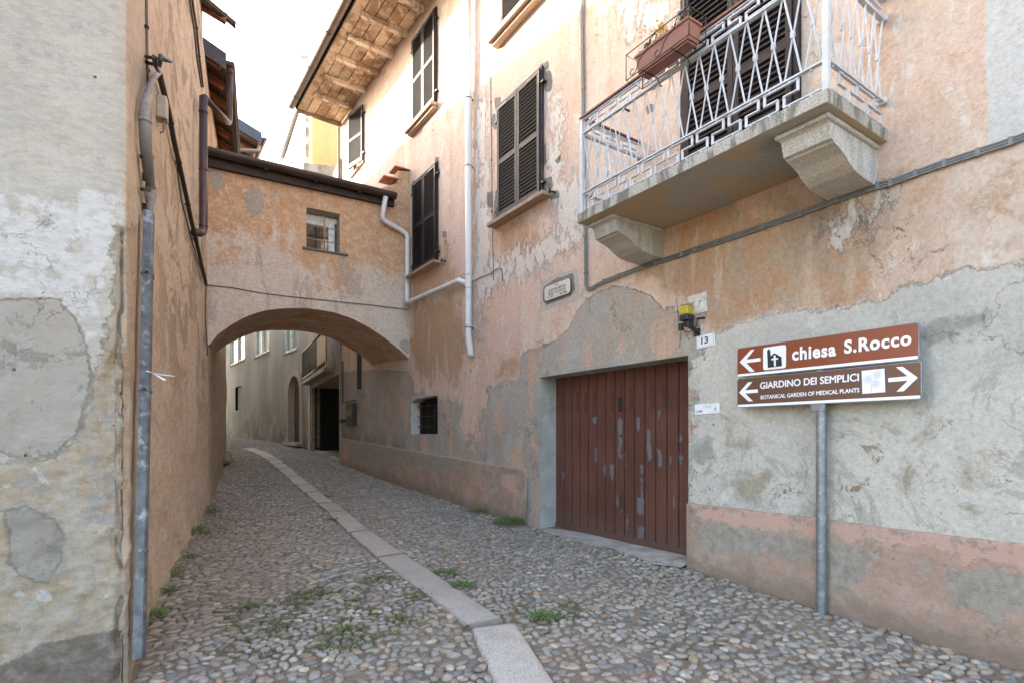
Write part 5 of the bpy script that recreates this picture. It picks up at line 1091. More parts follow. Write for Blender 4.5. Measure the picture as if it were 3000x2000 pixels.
for a_, b_ in (((575,375),(520,445)), ((555,385),(585,375)), ((545,515),(585,495)), ((560,460),(570,490)), ((640,375),(715,335)), ((712,335),(668,410)), ((655,440),(690,400)), ((660,480),(685,468))):
    p_, q_ = [np.array(R.px(*t6([c_])[0], .0195)) for c_ in (a_, b_)]; d = q_ - p_; n_ = np.array([-d[1], d[0]]) / np.linalg.norm(d) * .0035
    mrk.add([R.P(*(p_ + n_), .0195), R.P(*(q_ + n_ * .6), .0195), R.P(*(q_ - n_ * .6), .0195), R.P(*(p_ - n_), .0195)], [(0, 1, 2, 3)])
obj('worn_figures', mrk, M['ink'], OT)
for t_, off in ((.0012, (0, 0)),): outline(R, t6([(455,300),(780,200),(795,535),(520,612)]), .0018, .0195, M['inkgrey'], OT)
# gate warning sticker
NS = plate('warning_plate', 'small white automatic opening notice with a warning triangle beside the garage door', 'notice', dd([(318,1020),(487,1010),(489,1078),(320,1090)]), .004, M['plate'])
txt_px('CAME', dd([(325,1078)])[0], dd([(372,1073)])[0], dd([(325,1062)])[0], M['inkblue'], NS, .03, ww=.0092)
txt_px('APERTURA', dd([(377,1035)])[0], dd([(433,1031)])[0], dd([(377,1024)])[0], M['inkgrey'], NS, 0, ww=.0092); txt_px('AUTOMATICA', dd([(377,1047)])[0], dd([(433,1043)])[0], dd([(377,1037)])[0], M['inkgrey'], NS, 0, ww=.0092)
outline(R, dd([(437,1072),(460,1030),(481,1069)]), .0016, .0092, M['ink'], NS, 'triangle'); txt_px('!', dd([(456,1066)])[0], dd([(463,1065)])[0], dd([(456,1040)])[0], M['ink'], NS, .02, ww=.0093)
# street plaque
t13 = lambda p: crop(p, 13.07, 1560, 790)
PQ = plate('street_plaque', 'pale stone street name plaque with clipped corners set in the peach wall', 'plaque', t13([(440,750),(500,655),(1380,315),(1460,375),(1465,820),(1385,920),(510,1225),(445,1140)]), .012, M['ink'])
qq_ = [R.px(x, y, .018) for x, y in t13([(455,760),(508,668),(1378,330),(1447,385),(1450,812),(1375,905),(512,1208),(458,1130)])]; m = MB(); m.fprism(R, qq_, .0155, .018); obj('stone_face', m, M['marble'], PQ)
for body, bl, br, tl in (('V I A', (860,650), (995,600), (850,560)), ('AGOSTINO BERTANI', (612,880), (1268,640), (612,785)), ('MEDICO PATRIOTTA', (612,1005), (1268,765), (612,915)), ('N. 1815', (590,1130), (808,1045), (590,1040)), ('M. 1886', (1045,970), (1305,880), (1035,880))):
    txt_px(body, t13([bl])[0], t13([br])[0], t13([tl])[0], M['ink'], PQ, .02, ww=.019)
# yellow flashing lamp
def RPx(x, y, ww): u_, z_ = R.px(x, y, ww); return R.P(u_, z_, ww)
LMP = thing('warning_lamp', 'yellow flashing gate lamp on a black bracket above the garage door', 'lamp', tuple(RPx(*t6([(400, 870)])[0], .02)))
ul0, zl0 = R.px(*t6([(235, 645)])[0], .22); ul1, zl1 = R.px(*t6([(185, 455)])[0], .22); ur0, _ = R.px(*t6([(480, 590)])[0], .22)
uw = (ul0 - ur0) ; zc = zl0 
uM = (ul0 + ur0) / 2; hw = .048
m = MB(); m.fbox(R, uM - hw, uM + hw, zc - .0, zc + .088, .12, .22); obj('lamp_lens', m, M['amber'], LMP, bevel=.012)
m = MB(); m.fbox(R, uM - hw + .002, uM + hw - .002, zc + .089, zc + .115, .122, .218); obj('lamp_cap', m, M['lampbase'], LMP, bevel=.01)
m = MB(); m.fbox(R, uM - hw - .004, uM + hw + .004, zc - .06, zc - .001, .115, .225); m.fbox(R, uM - .035, uM + .035, zc - .12, zc - .06, .10, .19); obj('lamp_base', m, M['black'], LMP, bevel=.008)
m = MB(); m.bar(R.P(uM, zc - .10, .15), R.P(uM - .01, zc - .16, .0), .02, .012); m.fbox(R, uM - .04, uM + .03, zc - .20, zc - .12, 0, .02); m.tube([R.P(uM - .07, zc - .045, .10), R.P(uM - .10, zc - .03, .02)], .012, 8); obj('lamp_bracket', m, M['black'], LMP)
m = MB(); m.fbox(R, uM + .045, uM + .085, zc - .15, zc - .075, .16, .20); obj('photocell', m, M['black'], LMP, bevel=.006)
m = MB(); cN = R.P(uM + .06, zc - .13, .18)
m.tube([R.P(uM + .075, zc - .06, .20), R.P(uM + .085, zc + .06, .20), R.P(uM + .105, zc + .19, .20)], .003, 5); m.tube([cN, cN + Vector((.0, 0, -.19)) + R.D(3) * .02], .003, 5); m.tube([R.P(uM + .04, zc - .09, .2), R.P(uM - .0, zc - .17, .20), R.P(uM - .06, zc - .27, .20)], .003, 5); m.tube(bend([R.P(uM + .05, zc - .15, .16), R.P(uM + .01, zc - .175, .13), R.P(uM - .05, zc - .14, .10), R.P(uM - .07, zc - .06, .09)], .03), .004, 5)
obj('aerial_wire', m, M['hinge'], LMP, True)

# ------------------------------------------------------------ flower box hung on the railing
fx0, fx1 = 2.83, 3.40; fz0, fz1 = bz1 + .86, bz1 + 1.02; fw0, fw1 = bw + .02, bw + .19
FB = thing('flower_box', 'terracotta coloured planter with yellow flowers in a wire holder on the balcony rail', 'planter', tuple(R.P((fx0 + fx1) / 2, fz0, (fw0 + fw1) / 2)))
m = MB(); ins = .018; a0 = [R.P(fx0 + ins, fz0, fw0 + ins), R.P(fx1 - ins, fz0, fw0 + ins), R.P(fx1 - ins, fz0, fw1 - ins), R.P(fx0 + ins, fz0, fw1 - ins)]; a1 = [R.P(fx0, fz1, fw0), R.P(fx1, fz1, fw0), R.P(fx1, fz1, fw1), R.P(fx0, fz1, fw1)]
a2 = [R.P(fx0 + .01, fz1 - .03, fw0 + .01), R.P(fx1 - .01, fz1 - .03, fw0 + .01), R.P(fx1 - .01, fz1 - .03, fw1 - .01), R.P(fx0 + .01, fz1 - .03, fw1 - .01)]
m.add(a0 + a1, [(3, 2, 1, 0), (0, 1, 5, 4), (1, 2, 6, 5), (2, 3, 7, 6), (3, 0, 4, 7), (4, 5, 6, 7)]); m.fbox(R, fx0 - .008, fx1 + .008, fz1 - .022, fz1 - .0, fw1 - .002, fw1 + .008); m.fbox(R, fx0 - .008, fx0 + .0, fz1 - .022, fz1, fw0, fw1); obj('planter_box', m, M['terracotta'], FB, bevel=.004)
m = MB(); m.fbox(R, fx0 + .03, fx1 - .03, fz0 - .018, fz0 - .002, fw0 + .03, fw1 - .03); obj('drip_tray', m, M['terracotta'], FB, bevel=.004)
m = MB(); ho = .03; hz0, hz1 = fz0 - .022, fz1 + .045; X0, X1, W0, W1_ = fx0 - ho, fx1 + ho + .05, fw0 - .01, fw1 + ho
for z in (hz0, hz1): m.tube([R.P(X0, z, W0), R.P(X1, z, W0), R.P(X1, z, W1_), R.P(X0, z, W1_), R.P(X0, z, W0)], .0045, 6)
for uu in (X0, X1):
    for ww in (W0, W1_): m.tube([R.P(uu, hz0, ww), R.P(uu, hz1, ww)], .0045, 6)
for uu in (X0 + .18, X1 - .18): m.tube(bend([R.P(uu, hz0, W1_), R.P(uu, hz0, W0), R.P(uu, hz0 - .05, W0 - .03), R.P(uu, hz0 - .05, W0 - .06)], .02), .0045, 6)
def spiral(c, du, dz, s_, ph=0): return [(c[0] + du * (1 - t) * math.cos(ph + s_ * t * 5.5), c[1] + dz * (1 - t) * math.sin(ph + s_ * t * 5.5)) for t in np.linspace(0, .72, 16)]
for cu_, sg in ((X0 + .20, 1), (X1 - .20, 1)):
    zm = (hz0 + hz1) / 2
    A_ = [(cu_ - .12 + .035 * math.cos(t), hz1 - .055 + .04 * math.sin(t)) for t in np.linspace(-2.6, 2.0, 14)]; A_ = A_[::-1]
    A_ = [(cu_ - .13, hz1 - .05 - .02), (cu_ - .155, hz1 - .03), (cu_ - .13, hz1 - .008), (cu_ - .08, hz1 - .02), (cu_ - .05, zm + .02), (cu_ + .05, zm - .02), (cu_ + .08, hz0 + .02), (cu_ + .13, hz0 + .008), (cu_ + .155, hz0 + .03), (cu_ + .13, hz0 + .065), (cu_ + .11, hz0 + .05)]
    m.tube(bend([R.P(a_, b_, W1_ + .002) for a_, b_ in A_], .03, 3), .004, 6)
obj('wire_holder', m, M['iron'], FB, True)
def leaf_cluster(c, n, rad, h, s0, s1, rng, m, flat=.4):
    for _ in range(n):
        a_ = rng.uniform(0, 2 * math.pi); r_ = rad * math.sqrt(rng.uniform(0, 1)); p = Vector((c[0] + r_ * math.cos(a_), c[1] + r_ * math.sin(a_), c[2] + h * rng.uniform(.1, 1) * (1 - .5 * (r_ / max(rad, 1e-6)) ** 2)))
        s_ = rng.uniform(s0, s1); d = Vector((math.cos(a_ + rng.uniform(-1, 1)), math.sin(a_ + rng.uniform(-1, 1)), rng.uniform(-.3, 1.0) * flat * 2)).normalized(); sd_ = d.cross(Vector((rng.uniform(-.4, .4), rng.uniform(-.4, .4), 1))).normalized(); upn = sd_.cross(d)
        m.add([p, p + d * s_ * .5 + sd_ * s_ * .3 + upn * s_ * .06, p + d * s_, p + d * s_ * .5 - sd_ * s_ * .3 + upn * s_ * .06], [(0, 1, 2, 3)])
rnd = random.Random(5)
m = MB()
for k in range(9):
    uu = fx0 + .04 + (fx1 - fx0 - .08) * k / 8; ww = (fw0 + fw1) / 2 + rnd.uniform(-.01, .06); h_ = rnd.uniform(.07, .13) * (1.3 if k in (2, 8) else 1)
    leaf_cluster(R.P(uu, fz1 - .01, ww), 30, .042, h_, .014, .032, rnd, m); m.tube([R.P(uu, fz1 - .02, ww), R.P(uu + .01, fz1 + h_ + .02, ww)], .0012, 4)
obj('plants', m, M['leaf2'], FB)
m = MB()
for k in range(70):
    c = R.P(fx0 + .30 + rnd.gauss(0, .028), fz1 + .075 + rnd.gauss(0, .022), (fw0 + fw1) / 2 + .05 + rnd.gauss(0, .02)); leaf_cluster(c, 3, .004, .004, .012, .022, rnd, m)
obj('flowers', m, M['petal'], FB)
# ------------------------------------------------------------ street beyond the bridge
def box_shell(fr, u0, u1, z0, z1, depth, m):
    a_, b_, c_, d_ = fr.P(u0, z0), fr.P(u1, z0), fr.P(u1, z0, -depth), fr.P(u0, z0, -depth); q = [a_, b_, c_, d_]
    for i in (1, 2, 3): p, r_ = q[i], q[(i + 1) % 4]; m.add([p, r_, (r_.x, r_.y, z1), (p.x, p.y, z1)], [(0, 1, 2, 3)])
    m.add([(p.x, p.y, z1) for p in q], [(0, 1, 2, 3)])
GH = thing('grey_house', 'tall grey green rendered house seen through the arch, arched door and white framed windows', 'house', tuple(gz(G.P(4, 0))))
gt = 12.2
def gpxr(x0_, x1_, yb, yt): return (G.px(x1_, yb)[0], G.px(x0_, yb)[0], G.px((x0_ + x1_) / 2, yb)[1], G.px((x0_ + x1_) / 2, yt)[1])
wins = [gpxr(674, 716, 1062, 985), gpxr(745, 788, 1038, 940), gpxr(832, 870, 1029, 925)]
dz_ = [G.px(882, 1290)[0], G.px(846, 1290)[0]]; dA, dB = min(dz_), max(dz_); dzb = G.px(862, 1293)[1]; dzt = G.px(862, 1096)[1]
nichz = (G.px(708, 1200)[0], G.px(690, 1200)[0], G.px(700, 1200)[1], G.px(700, 1131)[1])
holes = [(a_, b_, c_, d_) for a_, b_, c_, d_ in wins] + [(dA, dB, dzb - 1, dzt), nichz]
mb, _ = wallgrid(G, lines(-.05, 15.9, .3, sum([[h[0], h[1]] for h in holes], [])), lines(-1.2, gt, .3, sum([[h[2], h[3]] for h in holes], [])), holes, lambda u, z: .03 * mnoise.noise(Vector((u * .5, z * .5, 1))))
box_shell(G, -.05, 15.9, -1.2, gt, 8, mb); obj('wall', mb, M['grey'], GH, True)
for a_, b_, c_, d_ in wins:
    m = MB(); t = .07; m.fbox(G, a_, a_ + t, c_, d_, -.14, -.02); m.fbox(G, b_ - t, b_, c_, d_, -.14, -.02); m.fbox(G, a_ + t, b_ - t, c_, c_ + t, -.14, -.02); m.fbox(G, a_ + t, b_ - t, d_ - t, d_, -.14, -.02); um = (a_ + b_) / 2; m.fbox(G, um - t * .6, um + t * .6, c_ + t, d_ - t, -.135, -.025)
    wf = obj('window', m, M['winframe'], GH); m = MB(); m.fbox(G, a_, b_, c_, d_, -.16, -.12); obj('pane', m, M['glassgreen'], wf)
    m = MB(); m.fbox(G, a_ - .08, b_ + .08, c_ - .07, c_ - .001, -.14, .05); obj('window_sill', m, M['doorframe'], wf)
m = MB(); k = .22; uc = (dA + dB) / 2; rr = (dB - dA) / 2; zs_ = dzt - rr
oa = [(uc + (rr + k) * math.cos(t), zs_ + (rr + k) * math.sin(t)) for t in np.linspace(0, math.pi, 15)]; ia = [(uc + (rr - .06) * math.cos(t), zs_ + (rr - .06) * math.sin(t)) for t in np.linspace(0, math.pi, 15)]
o_ = [(oa[0][0], dzb - .2)] + oa + [(oa[-1][0], dzb - .2)]; i_ = [(ia[0][0], dzb - .2)] + ia + [(ia[-1][0], dzb - .2)]
for w_ in (.05, -.25): m.v += [tuple(G.P(u, z, w_)) for u, z in o_] + [tuple(G.P(u, z, w_)) for u, z in i_]
n = len(o_); m.f = [(i, i + 1, n + i + 1, n + i) for i in range(n - 1)] + [(i, i + 1, 2 * n + i + 1, 2 * n + i) for i in range(n - 1)] + [(n + i, n + i + 1, 3 * n + i + 1, 3 * n + i) for i in range(n - 1)]
dfm = obj('door_surround', m, M['doorframe'], GH)
m = MB(); m.fbox(G, dA, dB, dzb - .2, dzt, -.30, -.22); m.fbox(G, uc - .02, uc + .02, dzb, dzt - .1, -.22, -.20); m.fbox(G, dA, dB, dzb + .9, dzb + .95, -.22, -.2); obj('arched_door', m, M['dooroak'], GH)
m = MB(); m.fbox(G, dA - .25, dB + .25, dzb - .16, dzb - .02, -.2, .25); obj('door_step', m, M['conc'], GH, bevel=.02)
m = MB(); m.fbox(G, nichz[0], nichz[1], nichz[2] - .02, nichz[3], -.16, -.12); obj('walled_up_opening', m, M['grey'], GH)
m = MB(); p0 = G.P(-.1, gt + 2.3, -.2); m.hexa([G.P(-.1, gt + 1.6, .15), G.P(3.4, gt - .1, .15), G.P(3.4, gt - .1, -8), G.P(-.4, gt + 1.6, -8), G.P(-.1, gt + 1.75, .15), G.P(3.4, gt + .05, .15), G.P(3.4, gt + .1, -8), G.P(-.4, gt + 1.8, -8)]); obj('roof', m, simple('pale verge', (.45, .42, .40), .8), GH)
m = MB(); m.add([G.P(-.05, gt - .3, 0.01), G.P(3.3, gt - .3, .01), G.P(-.05, gt + 1.5, .01)], [(0, 1, 2)]); m.add([G.P(-.05, gt - .3, -8), G.P(-.05, gt - .3, 0), G.P(-.05, gt + 1.5, 0), G.P(-.05, gt + 1.5, -8)], [(0, 1, 2, 3)]); obj('gable', m, M['whitewall'], GH)
cz = G.P(1.0, 0, -1.6); m = MB(); cc = R.P(UE + 5.2, 0, -1.2)
a_ = (906 - CX) / F; Yc = 22.8; zc_ = (HY - 172) / F * Yc
m.hexa([(a_ * Yc + sx * .3, Yc + sy * .3, zc_ - 1.6) for sx, sy in ((-1, -1), (1, -1), (1, 1), (-1, 1))] + [(a_ * Yc + sx * .3, Yc + sy * .3, zc_ - .2) for sx, sy in ((-1, -1), (1, -1), (1, 1), (-1, 1))])
m.hexa([(a_ * Yc + sx * .4, Yc + sy * .4, zc_ - .12) for sx, sy in ((-1, -1), (1, -1), (1, 1), (-1, 1))] + [(a_ * Yc + sx * .36, Yc + sy * .36, zc_) for sx, sy in ((-1, -1), (1, -1), (1, 1), (-1, 1))])
for sx, sy in ((-.25, -.25), (.25, -.25), (.25, .25), (-.25, .25)): m.bar((a_ * Yc + sx, Yc + sy, zc_ - .22), (a_ * Yc + sx, Yc + sy, zc_ - .1), .05, .05)
obj('chimney', m, M['whitewall'], GH)
# balcony house with the gate
BH = thing('gate_house', 'taupe house beyond the arch with a black balcony above its dark trellis gate', 'house', tuple(gz(B.P(3, 0))))
LB = B.len[-1]; ug1 = B.px(913, 1150)[0]; ug0 = .08
zga, zgb = B.px(997, 1093)[1], B.px(912, 1137)[1]; zg_ = (zga + zgb) / 2; zfl = B.px(908, 1113)[1] ; zf0 = B.px(979, 1072)[1]
grm = simple('taupe render', (.30, .265, .215), .92, var=.2, sc_=3, bump=.012, dirt=(.22, .19, .16))
mb, _ = wallgrid(B, lines(-.02, LB + .1, .3, (ug0, ug1)), lines(-1.2, 7.9, .3, (zg_,)), [(ug0, ug1, -1.3, zg_)], lambda u, z: .015 * mnoise.noise(Vector((u, z, 1)))); box_shell(B, -.02, LB + .1, -1.2, 7.9, 7, mb)
mb.f.pop(); mb.f.pop(-1) if False else None
obj('wall', mb, grm, BH, True)
m = MB(); m.fbox(B, ug0 - .02, ug0 + .10, -1.2, zg_ + .1, -1.0, -.02); m.fbox(B, ug1 - .02, ug1 + .25, -1.2, zg_, -.3, -.02); m.fbox(B, ug0, ug1, zg_, zg_ + .1, -3, -.02); obj('entrance_recess', m, grm, BH)
gy = 20.35; gx0, gx1 = (925 - CX) / F * gy, (1000 - CX) / F * gy; gzb = float(ground(gx0, gy)) - .02
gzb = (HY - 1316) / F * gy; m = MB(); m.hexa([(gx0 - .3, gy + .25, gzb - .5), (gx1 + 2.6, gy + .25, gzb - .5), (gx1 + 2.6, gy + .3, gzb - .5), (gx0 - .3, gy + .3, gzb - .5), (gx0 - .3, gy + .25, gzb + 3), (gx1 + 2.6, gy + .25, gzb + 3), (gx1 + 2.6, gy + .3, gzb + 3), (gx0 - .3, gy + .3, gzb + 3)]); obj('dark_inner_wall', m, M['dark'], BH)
m = MB()
for k in range(10):
    x_k = gx0 + (gx1 - gx0) * (k + .5) / 10; m.tube([(x_k + .035 * math.sin(q_ * .9 * math.pi + k * math.pi), gy, gzb + .04 + q_ * .115) for q_ in range(22)], .012, 5)
m.bar((gx0, gy, gzb + .05), (gx1 + .3, gy, gzb + .05), .02, .03); m.bar((gx0, gy, gzb + 2.5), (gx1 + .3, gy, gzb + 2.5), .02, .03); m.bar((gx0, gy, gzb), (gx0, gy, gzb + 2.55), .03, .02); obj('trellis_gate', m, M['iron'], BH, True)
bA, bB = B.px(980, 1072)[0], B.px(909, 1116)[0]; zb_ = (B.px(979, 1072)[1] + B.px(909, 1116)[1]) / 2; ztr = (B.px(909, 1033)[1] + B.px(961, 990)[1]) / 2
m = MB(); m.fbox(B, bA, bB, zb_ - .16, zb_ - .03, -.02, .32); BB = obj('balcony', m, grm, BH, bevel=.01)
m = MB(); m.fbox(B, bA, bB, ztr - .02, ztr + .02, .26, .31); m.fbox(B, bA, bB, zb_ + .05, zb_ + .08, .27, .30)
for k in range(26):
    u = bA + (bB - bA) * k / 25; m.tube([B.P(u + .018 * math.sin(q_ * 1.3), zb_ - .03 + (ztr - zb_) * q_ / 9, .285) for q_ in range(10)], .011, 5)
obj('balcony_railing', m, M['iron'], BB, True)
pA, pB = B.px(954, 1060, .33)[0], B.px(929, 1070, .33)[0]; m = MB(); m.fbox(B, pA, pB, zb_ + .1, ztr - .1, .325, .335); obj('panel', m, M['mesh'], BB)
m = MB(); q1_ = B.px(957, 985)[0]; q2_ = B.px(935, 1000)[0]; m.fbox(B, q1_, q2_, zb_, zb_ + 2.2, -.01, .02); obj('balcony_door', m, M['hand'], BH)
m = MB(); u_, z_ = R.px(1004, 1178, .05); u2_, z2_ = R.px(1043, 1171, .05); m.tube(bend([R.P(u_, 2.1, .05), R.P(u_, z_, .05), R.P(u2_, z2_, .05)], .04), .022, 7); tag(obj('wall_pipe', m, M['cable'], None, True, loc=tuple(R.P(u_, z_, .05))), 'thin grey pipe bent round the orange wall strip beyond the arch', 'pipe')
m = MB(); ua_, za2 = R.px(1024, 1247, .0); ub3, zb3 = R.px(1046, 1180, 0); m.fbox(R, ub3, ua_, za2, zb3, 0, .10); MBX = obj('meter_box', m, M['box'], None, bevel=.008, loc=tuple(R.P(ua_, za2, 0))); tag(MBX, 'dark grey meter box on the wall just beyond the arch', 'meter box')
m = MB(); m.fbox(R, ub3 + .10, ua_ - .06, (za2 + zb3) / 2 - .02, zb3 - .12, .10, .104); obj('meter_window', m, M['ink'], MBX)
m = MB(); ua_, za2 = R.px(998, 1238, .0); ub4, zb4 = R.px(1022, 1226, 0); m.fbox(R, ub4, ua_, za2, zb4, 0, .05); tag(obj('wall_ledge', m, M['dark'], None, loc=tuple(R.P(ua_, za2, 0))), 'short dark ledge beside the grey meter box', 'ledge')
# upper loggia
m = MB(); lg = [(-6.48, 17.0), (-5.28, 17.32), (-5.10, 16.2), (-5.7, 19.5), (-7.2, 19.8)]; lg = [(-6.50, 17.0), (-5.30, 17.3), (-5.8, 19.6), (-7.5, 19.8)]
m.prism([(x, y, 8.10) for x, y in lg], (0, 0, .38)); LG = obj('loggia_floor', m, simple('stained concrete edge', (.40, .37, .30), .9, var=.25, sc_=3, dirt=(.16, .17, .12)), BH)
m = MB(); ya = [(-6.33, 17.25), (-5.20, 17.52)]; m.prism([(x, y, 8.48) for x, y in ya + [(-5.25, 17.7), (-6.38, 17.43)]], (0, 0, 2.6)); m.prism([(x, y, 8.48) for x, y in ((-6.33, 17.25), (-6.38, 17.43), (-7.4, 19.7), (-7.3, 19.5))], (0, 0, 2.6)); obj('loggia_wall', m, M['yellow'], BH)
m = MB(); m.bar((-6.42, 17.12, 8.48), (-6.42, 17.12, 11.0), .05, .05); obj('loggia_post', m, M['rafter'], BH, attrs=dict(shade=[0.] * 8))
m = MB(); m.prism([(x, y, 11.05) for x, y in ((-6.42, 17.1), (-5.2, 17.4), (-5.4, 20), (-7.4, 19.8))], (0, 0, .15)); obj('roof', m, M['whitewall'], BH)
m = MB(); m.tube([R.P(UE - .02, soffz(UE) - .15, .06), R.P(UE - .02, 3.6, .06)], .03, 8); obj('corner_pipe', m, M['gutter2'], RB, True)

# ------------------------------------------------------------ ground, slabs, cobbles
gx = np.concatenate([np.arange(-60, -14, 4.0), np.arange(-14, 8, .25), np.arange(8, 60, 4.0)]); gy_ = np.concatenate([np.arange(-40, -2, 4.0), np.arange(-2, 36, .25), np.arange(36, 120, 6.0)])
XX, YY = np.meshgrid(gx, gy_, indexing='ij'); XC, YC = np.clip(XX, -22, 14), np.clip(YY, -9, 36); ZZ = ground(XC, YC) - .017 + .006 * np.sin(XC * 3.1 + YC * 1.7) * np.sin(YC * 2.3 - XC)
m = MB(); m.v = list(zip(XX.ravel().tolist(), YY.ravel().tolist(), ZZ.ravel().tolist())); ny = len(gy_)
m.f = [(i * ny + j, (i + 1) * ny + j, (i + 1) * ny + j + 1, i * ny + j + 1) for i in range(len(gx) - 1) for j in range(ny - 1)]
mossp = [gpx(x, y) for x, y in crop([(130,1080),(450,1030),(1050,900),(1300,950),(1450,1100),(1250,1250),(950,1370),(600,1400),(130,1400)], 2.09, 600, 1250)]
moss2 = [gpx(x, y) for x, y in crop([(1830,1080),(2300,1060),(2350,1180),(1950,1230),(1830,1180)], 2.09, 600, 1250)]
gp2 = np.stack([XX.ravel(), YY.ravel()], 1); gr = np.maximum(sdf([(p.x, p.y) for p in mossp], gp2), sdf([(p.x, p.y) for p in moss2], gp2))
struct(obj('ground', m, M['mortar'], None, True, dict(green=gr)))
L_edges = [(1700,2120),(1449,2000),(1397,1886),(1375,1838)]
SLAB = [((1510,2140),(1725,2140)), ((1449,2000),(1624,2000)), ((1397,1886),(1546,1880)), ((1378,1842),(1509,1824)), ((1375,1837),(1480,1819)), ((1102,1634),(1184,1621)), ((1021,1561),(1083,1553)), ((961,1501),(1016,1496)), ((930,1475),(980,1471)), ((893,1443),(935,1439)), ((866,1421),(911,1417)), ((841,1398),(877,1393)), ((813,1373),(851,1369)), ((798,1361),(834,1357)), ((787,1350),(822,1346)), ((775,1342),(808,1338)), ((739,1323),(772,1320)), ((712,1313),(744,1311)), ((690,1308.5),(712,1306))]
sl = [(gpx(*a_), gpx(*b_)) for a_, b_ in SLAB]
joints = {0, 3, 4, 5, 5, 6, 7, 8, 9, 10, 11, 12, 13, 14, 15, 16, 17}
m = MB(); cur = [sl[0]]
slt = []; jnt = []
def slab(run):
    pts = []
    for a_, b_ in zip(run, run[1:]):
        for k in range(6): t = k / 6; pts.append((a_[0].lerp(b_[0], t), a_[1].lerp(b_[1], t)))
    pts.append(run[-1]); n = len(pts); d0 = (pts[1][0] - pts[0][0]).normalized(); 
    pts[0] = (pts[0][0] + d0 * .013, pts[0][1] + d0 * .013); pts.insert(1, (pts[0][0] + d0 * .012, pts[0][1] + d0 * .012)); pts.insert(2, (pts[0][0] + d0 * .05, pts[0][1] + d0 * .05)); pts[-1] = (pts[-1][0] - d0 * .013, pts[-1][1] - d0 * .013); pts.insert(-1, (pts[-1][0] - d0 * .05, pts[-1][1] - d0 * .05)); pts.insert(-1, (pts[-1][0] - d0 * .012, pts[-1][1] - d0 * .012)); n = len(pts)
    o = len(m.v); nc = 7; slt.extend([random.uniform(0, 1)] * (n * nc)); jnt.extend([1.0 if (i < 2 or i > n - 3) else (.35 if k in (0, 1, 5, 6) else 0) for i in range(n) for k in range(nc)])  # slab ends and edges darkened: joint dirt plus joint shadow painted into the colour
    for i, (a_, b_) in enumerate(pts):
        wj = random.uniform(-.012, .012)
        for k in range(nc):
            t = [0, .03, .1, .5, .9, .97, 1][k]; p = a_.lerp(b_, t) + (b_ - a_).normalized() * (wj if k in (0, 1) else 0); g_ = float(ground(p.x, p.y)); e = (k in (0, 6)) or i in (0, n - 1)
            m.v.append((p.x, p.y, g_ + (.012 - (.05 if k in (0, 6) else .006 if k in (1, 5) else 0)) - (.045 if i in (0, n - 1) else 0)))
    m.f += [(o + i * nc + k, o + i * nc + k + 1, o + (i + 1) * nc + k + 1, o + (i + 1) * nc + k) for i in range(n - 1) for k in range(nc - 1)]
for i in range(1, len(sl)):
    cur.append(sl[i])
    if i == 4: cur = [sl[4]]; continue
    if i in joints: slab(cur); cur = [sl[i]]
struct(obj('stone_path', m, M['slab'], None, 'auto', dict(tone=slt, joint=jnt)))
pathp = [(a_.x, a_.y) for a_, _ in sl] + [(b_.x, b_.y) for _, b_ in sl[::-1]]
# pebbles, laid row by row across the street
pdv = np.array([-.50, .866]); ppv = np.array([.866, .50])
C_, LN, WD, AN = [], [], [], []
q_ = -3.5
while q_ < 40:
    rw = RNG.uniform(.040, .055) if q_ > 4.3 else RNG.uniform(.062, .082); t = -14.0 + RNG.uniform(0, .1)
    if q_ > 20: rw *= 1.25
    while t < 9:
        far = max(0, min(1, (q_ - 4.1 - .75 * max(0, t - .6)) / 1.0))
        ln = RNG.choice([.07, .09, .11, .135, .16], p=[.2, .3, .27, .16, .07]) * RNG.uniform(.78, .98) * (1 if far > .5 else .82)
        if q_ > 20: ln *= 1.4
        big = RNG.random() < .05
        C_.append((t + ln / 2, q_ + RNG.normal(0, .008 + .012 * (1 - far)) + .05 * math.sin(t * 2.1) + .03 * math.sin(t * 5.3 + q_))); LN.append(ln * RNG.uniform(.46, .56)); WD.append(rw * RNG.uniform(.44, .60) * (1.35 if big else 1)); AN.append(RNG.normal(0, .13 + .34 * (1 - far))); t += ln * .97 + (RNG.uniform(.01, .05) if RNG.random() < .06 else .002)
    q_ += rw * .97
C_ = np.array(C_); LN, WD, AN = map(np.array, (LN, WD, AN)); pos = C_[:, :1] * ppv + C_[:, 1:] * pdv
a_ = pos[:, 0] / np.maximum(pos[:, 1], .1); gz0 = ground(pos[:, 0], pos[:, 1]); ypx = HY - gz0 / np.maximum(pos[:, 1], .1) * F; xpx = CX + a_ * F
keep = (pos[:, 1] > 2.2) & (xpx > -500) & (xpx < 3500) & (ypx < 2500)
def wdist(fr, sgn_seg=None):
    out = np.full(len(pos), -1e9)
    best = np.full(len(pos), 1e9); w_ = np.zeros(len(pos))
    for i, (p, d, n) in enumerate(zip(fr.p, fr.d, fr.n)):
        t = np.clip((pos - p) @ d, 0, np.linalg.norm(fr.p[i + 1] - p)); q = p + t[:, None] * d; v_ = pos - q; dist = np.hypot(v_[:, 0], v_[:, 1]); s_ = np.sign(v_ @ n + 1e-9); u_ = dist < best - 1e-6; best = np.where(u_, dist, best); w_ = np.where(u_, s_ * dist, w_)
    return w_
wR = (pos - R.p[0]) @ R.n[0]; sR = (pos - R.p[0]) @ R.d[0] - 30; wLw = wdist(L); wG = (pos - G.p[0]) @ G.n[0]
keep &= (wLw > .02) & ((wR > .06) | (sR > UE)) & ((wG > .05) | (pos[:, 1] < 21.3))
inga = (sR > uRg - .02) & (sR < uL + .02) & (wR < .11); keep &= ~inga
